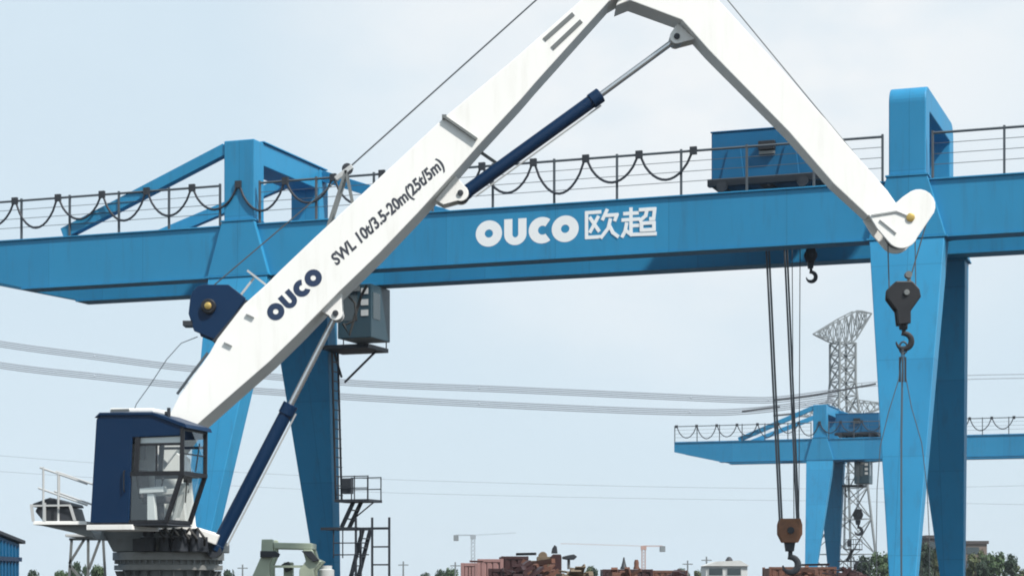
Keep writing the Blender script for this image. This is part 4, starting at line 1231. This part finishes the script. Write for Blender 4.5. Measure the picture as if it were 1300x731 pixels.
wire([(-120, 566), (0, 578), (220, 594), (440, 606), (650, 613), (860, 618), (1080, 620), (1300, 616), (1420, 612)], 420, .04, 'faint single wire low over the yard', 1)
wire([(-120, 588), (0, 598), (220, 612), (440, 623), (650, 629), (860, 633), (1080, 636), (1300, 640), (1420, 642)], 430, .04, 'faintest single wire nearest the horizon', 1)

# ---- far buildings
def block(px0, px1, top, y, m, label, name='brick_building', roof=True):
    x0, _, zt = at(px0, top, y); x1 = at(px1, top, y)[0]
    o = empty(name, (x0, y, 0), 0, label, 'building', 'buildings behind the trees', based=False)
    L = x1 - x0
    MB().box((0, 0, 0), (L, 9, zt - .4)).build('wall', M[m], o)
    MB().box((-.2, -.2, zt - .396), (L + .2, 9.2, zt)).build('roof', M['roof_dark'], o)
    n = max(1, int(L / 1.6))
    for i in range(n):
        for z in (zt - 1.7, zt - 3.4):
            if z > .6:
                MB().box((.3 + i * L / n, -.05, z), (.3 + i * L / n + .55 * L / n, -.004, z + .9)).build('window', M['dglass'], o)
    return o
block(1177, 1196, 679, 260, 'roof_dark', 'dark flat roofed building seen between the two blue legs')
block(1224, 1253, 686, 262, 'brick', 'brown flat roofed building right of the blue legs')

# ---- trees
def make_tree(name, m, seed, n=2400):
    """a unit tree: trunk with limbs, crown of leaf quads within 1 m radius, 2 m tall"""
    rnd = random.Random(seed)
    root = bpy.data.objects.new(name, None)
    COL.objects.link(root)
    tk = MB().tube([(0, 0, 0), (.02, 0, .35), (-.02, .02, .8), (.02, 0, 1.4)], .06, 8, .02)
    for k in range(6):
        a = k * 1.05 + rnd.random(); z = .5 + .14 * k
        tk.tube([(0, 0, z), (.28 * math.cos(a), .28 * math.sin(a), z + .22), (.55 * math.cos(a), .55 * math.sin(a), z + .38)], .028, 6, .008)
    tk.build('trunk', M['bark'], root)
    cl = []
    for k in range(24):
        a = rnd.random() * 6.283; r = .62 * rnd.random() ** .5; z = .55 + 1.25 * rnd.random()
        r *= 1.15 - .55 * abs((z - 1.05) / .9)
        cl.append((r * math.cos(a), r * math.sin(a), z, .16 + .16 * rnd.random()))
    mb = MB()
    for _ in range(n):
        c = rnd.choice(cl)
        d = Vector((rnd.gauss(0, 1), rnd.gauss(0, 1), rnd.gauss(0, .8))).normalized() * c[3] * (.5 + .6 * rnd.random())
        p = Vector(c[:3]) + d
        nrm = (d.normalized() + Vector((rnd.gauss(0, .5), rnd.gauss(0, .5), .5 + rnd.gauss(0, .4)))).normalized()
        t = nrm.cross(Vector((rnd.random(), rnd.random(), rnd.random() + .1))).normalized(); b = nrm.cross(t)
        s = .05 + .06 * rnd.random()
        mb.add([p - t * s, p - b * s * .55, p + t * s, p + b * s * .55], [(0, 1, 2, 3)])
    mb.build('crown', m, root)
    return root
protos = [make_tree('broadleaf_tree', M['leaf_mid'], 3), make_tree('broadleaf_tree', M['leaf_dark'], 5), make_tree('broadleaf_tree', M['leaf_olive'], 9)]
used = [False] * 3
def tree(px, top, y, wpx, kind, rz, label, group):
    x, _, z = at(px, top, y)
    if not used[kind]: o = protos[kind]; used[kind] = True
    else: o = copy_tree(protos[kind])
    o.location = (x, y, 0); o.rotation_euler = (0, 0, rz)
    w = wpx * y / 2600 / 1.5
    o.scale = (w, w, z / 1.95)
    tag(o, label, 'tree', group)
GR = 'trees behind the gantry legs on the right'
GL = 'low trees behind the crane pedestal on the left'
GM = 'distant low trees along the horizon'
for a in ((1096, 706, 150, 34, 1, .3, 'dark green tree left of the near blue leg', GR), (1118, 700, 160, 36, 0, 1.7, 'mid green tree just left of the near blue leg', GR), (1078, 716, 150, 22, 2, 2.2, 'small olive bush behind the rusty container', GR),
          (1176, 690, 165, 26, 1, .9, 'dark tree in the gap between the two blue legs', GR), (1192, 688, 170, 30, 2, 2.9, 'olive tree filling the gap beside the rear blue leg', GR),
          (1238, 692, 170, 34, 2, 4.0, 'olive tree standing before the brown building', GR), (1264, 700, 165, 38, 0, 5.1, 'green tree right of the brown building', GR), (1283, 704, 168, 26, 1, .2, 'dark tree second from the right edge', GR), (1300, 713, 170, 30, 2, 1.2, 'low olive tree cut by the right edge', GR), (1248, 712, 155, 26, 1, 3.3, 'low dark bush before the olive tree', GR),
          (40, 724, 110, 26, 1, .4, 'low dark tree right beside the blue shed', GL), (100, 714, 112, 26, 1, 2.0, 'dark tree seen through the trestle legs', GL), (124, 716, 108, 24, 0, 3.1, 'green tree just left of the crane pedestal', GL), (78, 723, 115, 24, 0, 4.4, 'low green tree left of the trestle', GL), (286, 724, 118, 26, 1, 5.2, 'low dark tree between pedestal and green machine', GL),
          (560, 723, 180, 24, 1, .7, 'low dark tree left of the pink boxes', GM), (572, 720, 190, 20, 0, 2.3, 'taller green tree left of the pink boxes', GM), (540, 727, 185, 22, 1, 3.9, 'lowest dark bush far left of the pink boxes', GM), (742, 716, 170, 22, 2, 5.5, 'olive tree right of the dark machine post', GM), (752, 719, 175, 20, 1, 1.1, 'dark tree behind the long brown container', GM), (868, 722, 165, 22, 1, 2.7, 'dark bush left of the pale hut', GM), (887, 716, 168, 16, 2, 4.6, 'narrow olive tree touching the pale hut', GM)):
    tree(*a)
# slim poles on the skyline
for px, t, lab in ((512, 712, 'thin grey pole standing alone right of the stair tower'), (897, 706, 'thin grey pole behind the pale hut'), (873, 711, 'short thin pole left of the pale hut'), (308, 716, 'short grey pole left of the pale green machine'), (578, 713, 'thin grey pole left of the pink boxes')):
    x, y, z = at(px, t, 140)
    o = MB().tube([(x, y, 0), (x, y, z)], .07, 8, .05).bar((x - .35, y, z - .25), (x + .35, y, z - .25), .07).build('utility_pole', M['galv'], None)
    tag(o, lab, 'pole', 'thin poles on the skyline')

# ---- thin summer haze over the yard
hz = MB().box((-1600, -330, -1), (1600, 2100, 50))
hm = bpy.data.materials.new('thin_haze'); hm.use_nodes = True
ht_ = hm.node_tree; ht_.nodes.remove(ht_.nodes["Principled BSDF"])
pv = ht_.nodes.new("ShaderNodeVolumePrincipled")
pv.inputs["Color"].default_value = (.86, .93, 1, 1)
pv.inputs["Density"].default_value = .00022
ht_.links.new(pv.outputs[0], ht_.nodes["Material Output"].inputs["Volume"])
ho = hz.build('haze', hm)
tag(ho, 'thin pale haze in the air over the yard', 'haze', kind='stuff')
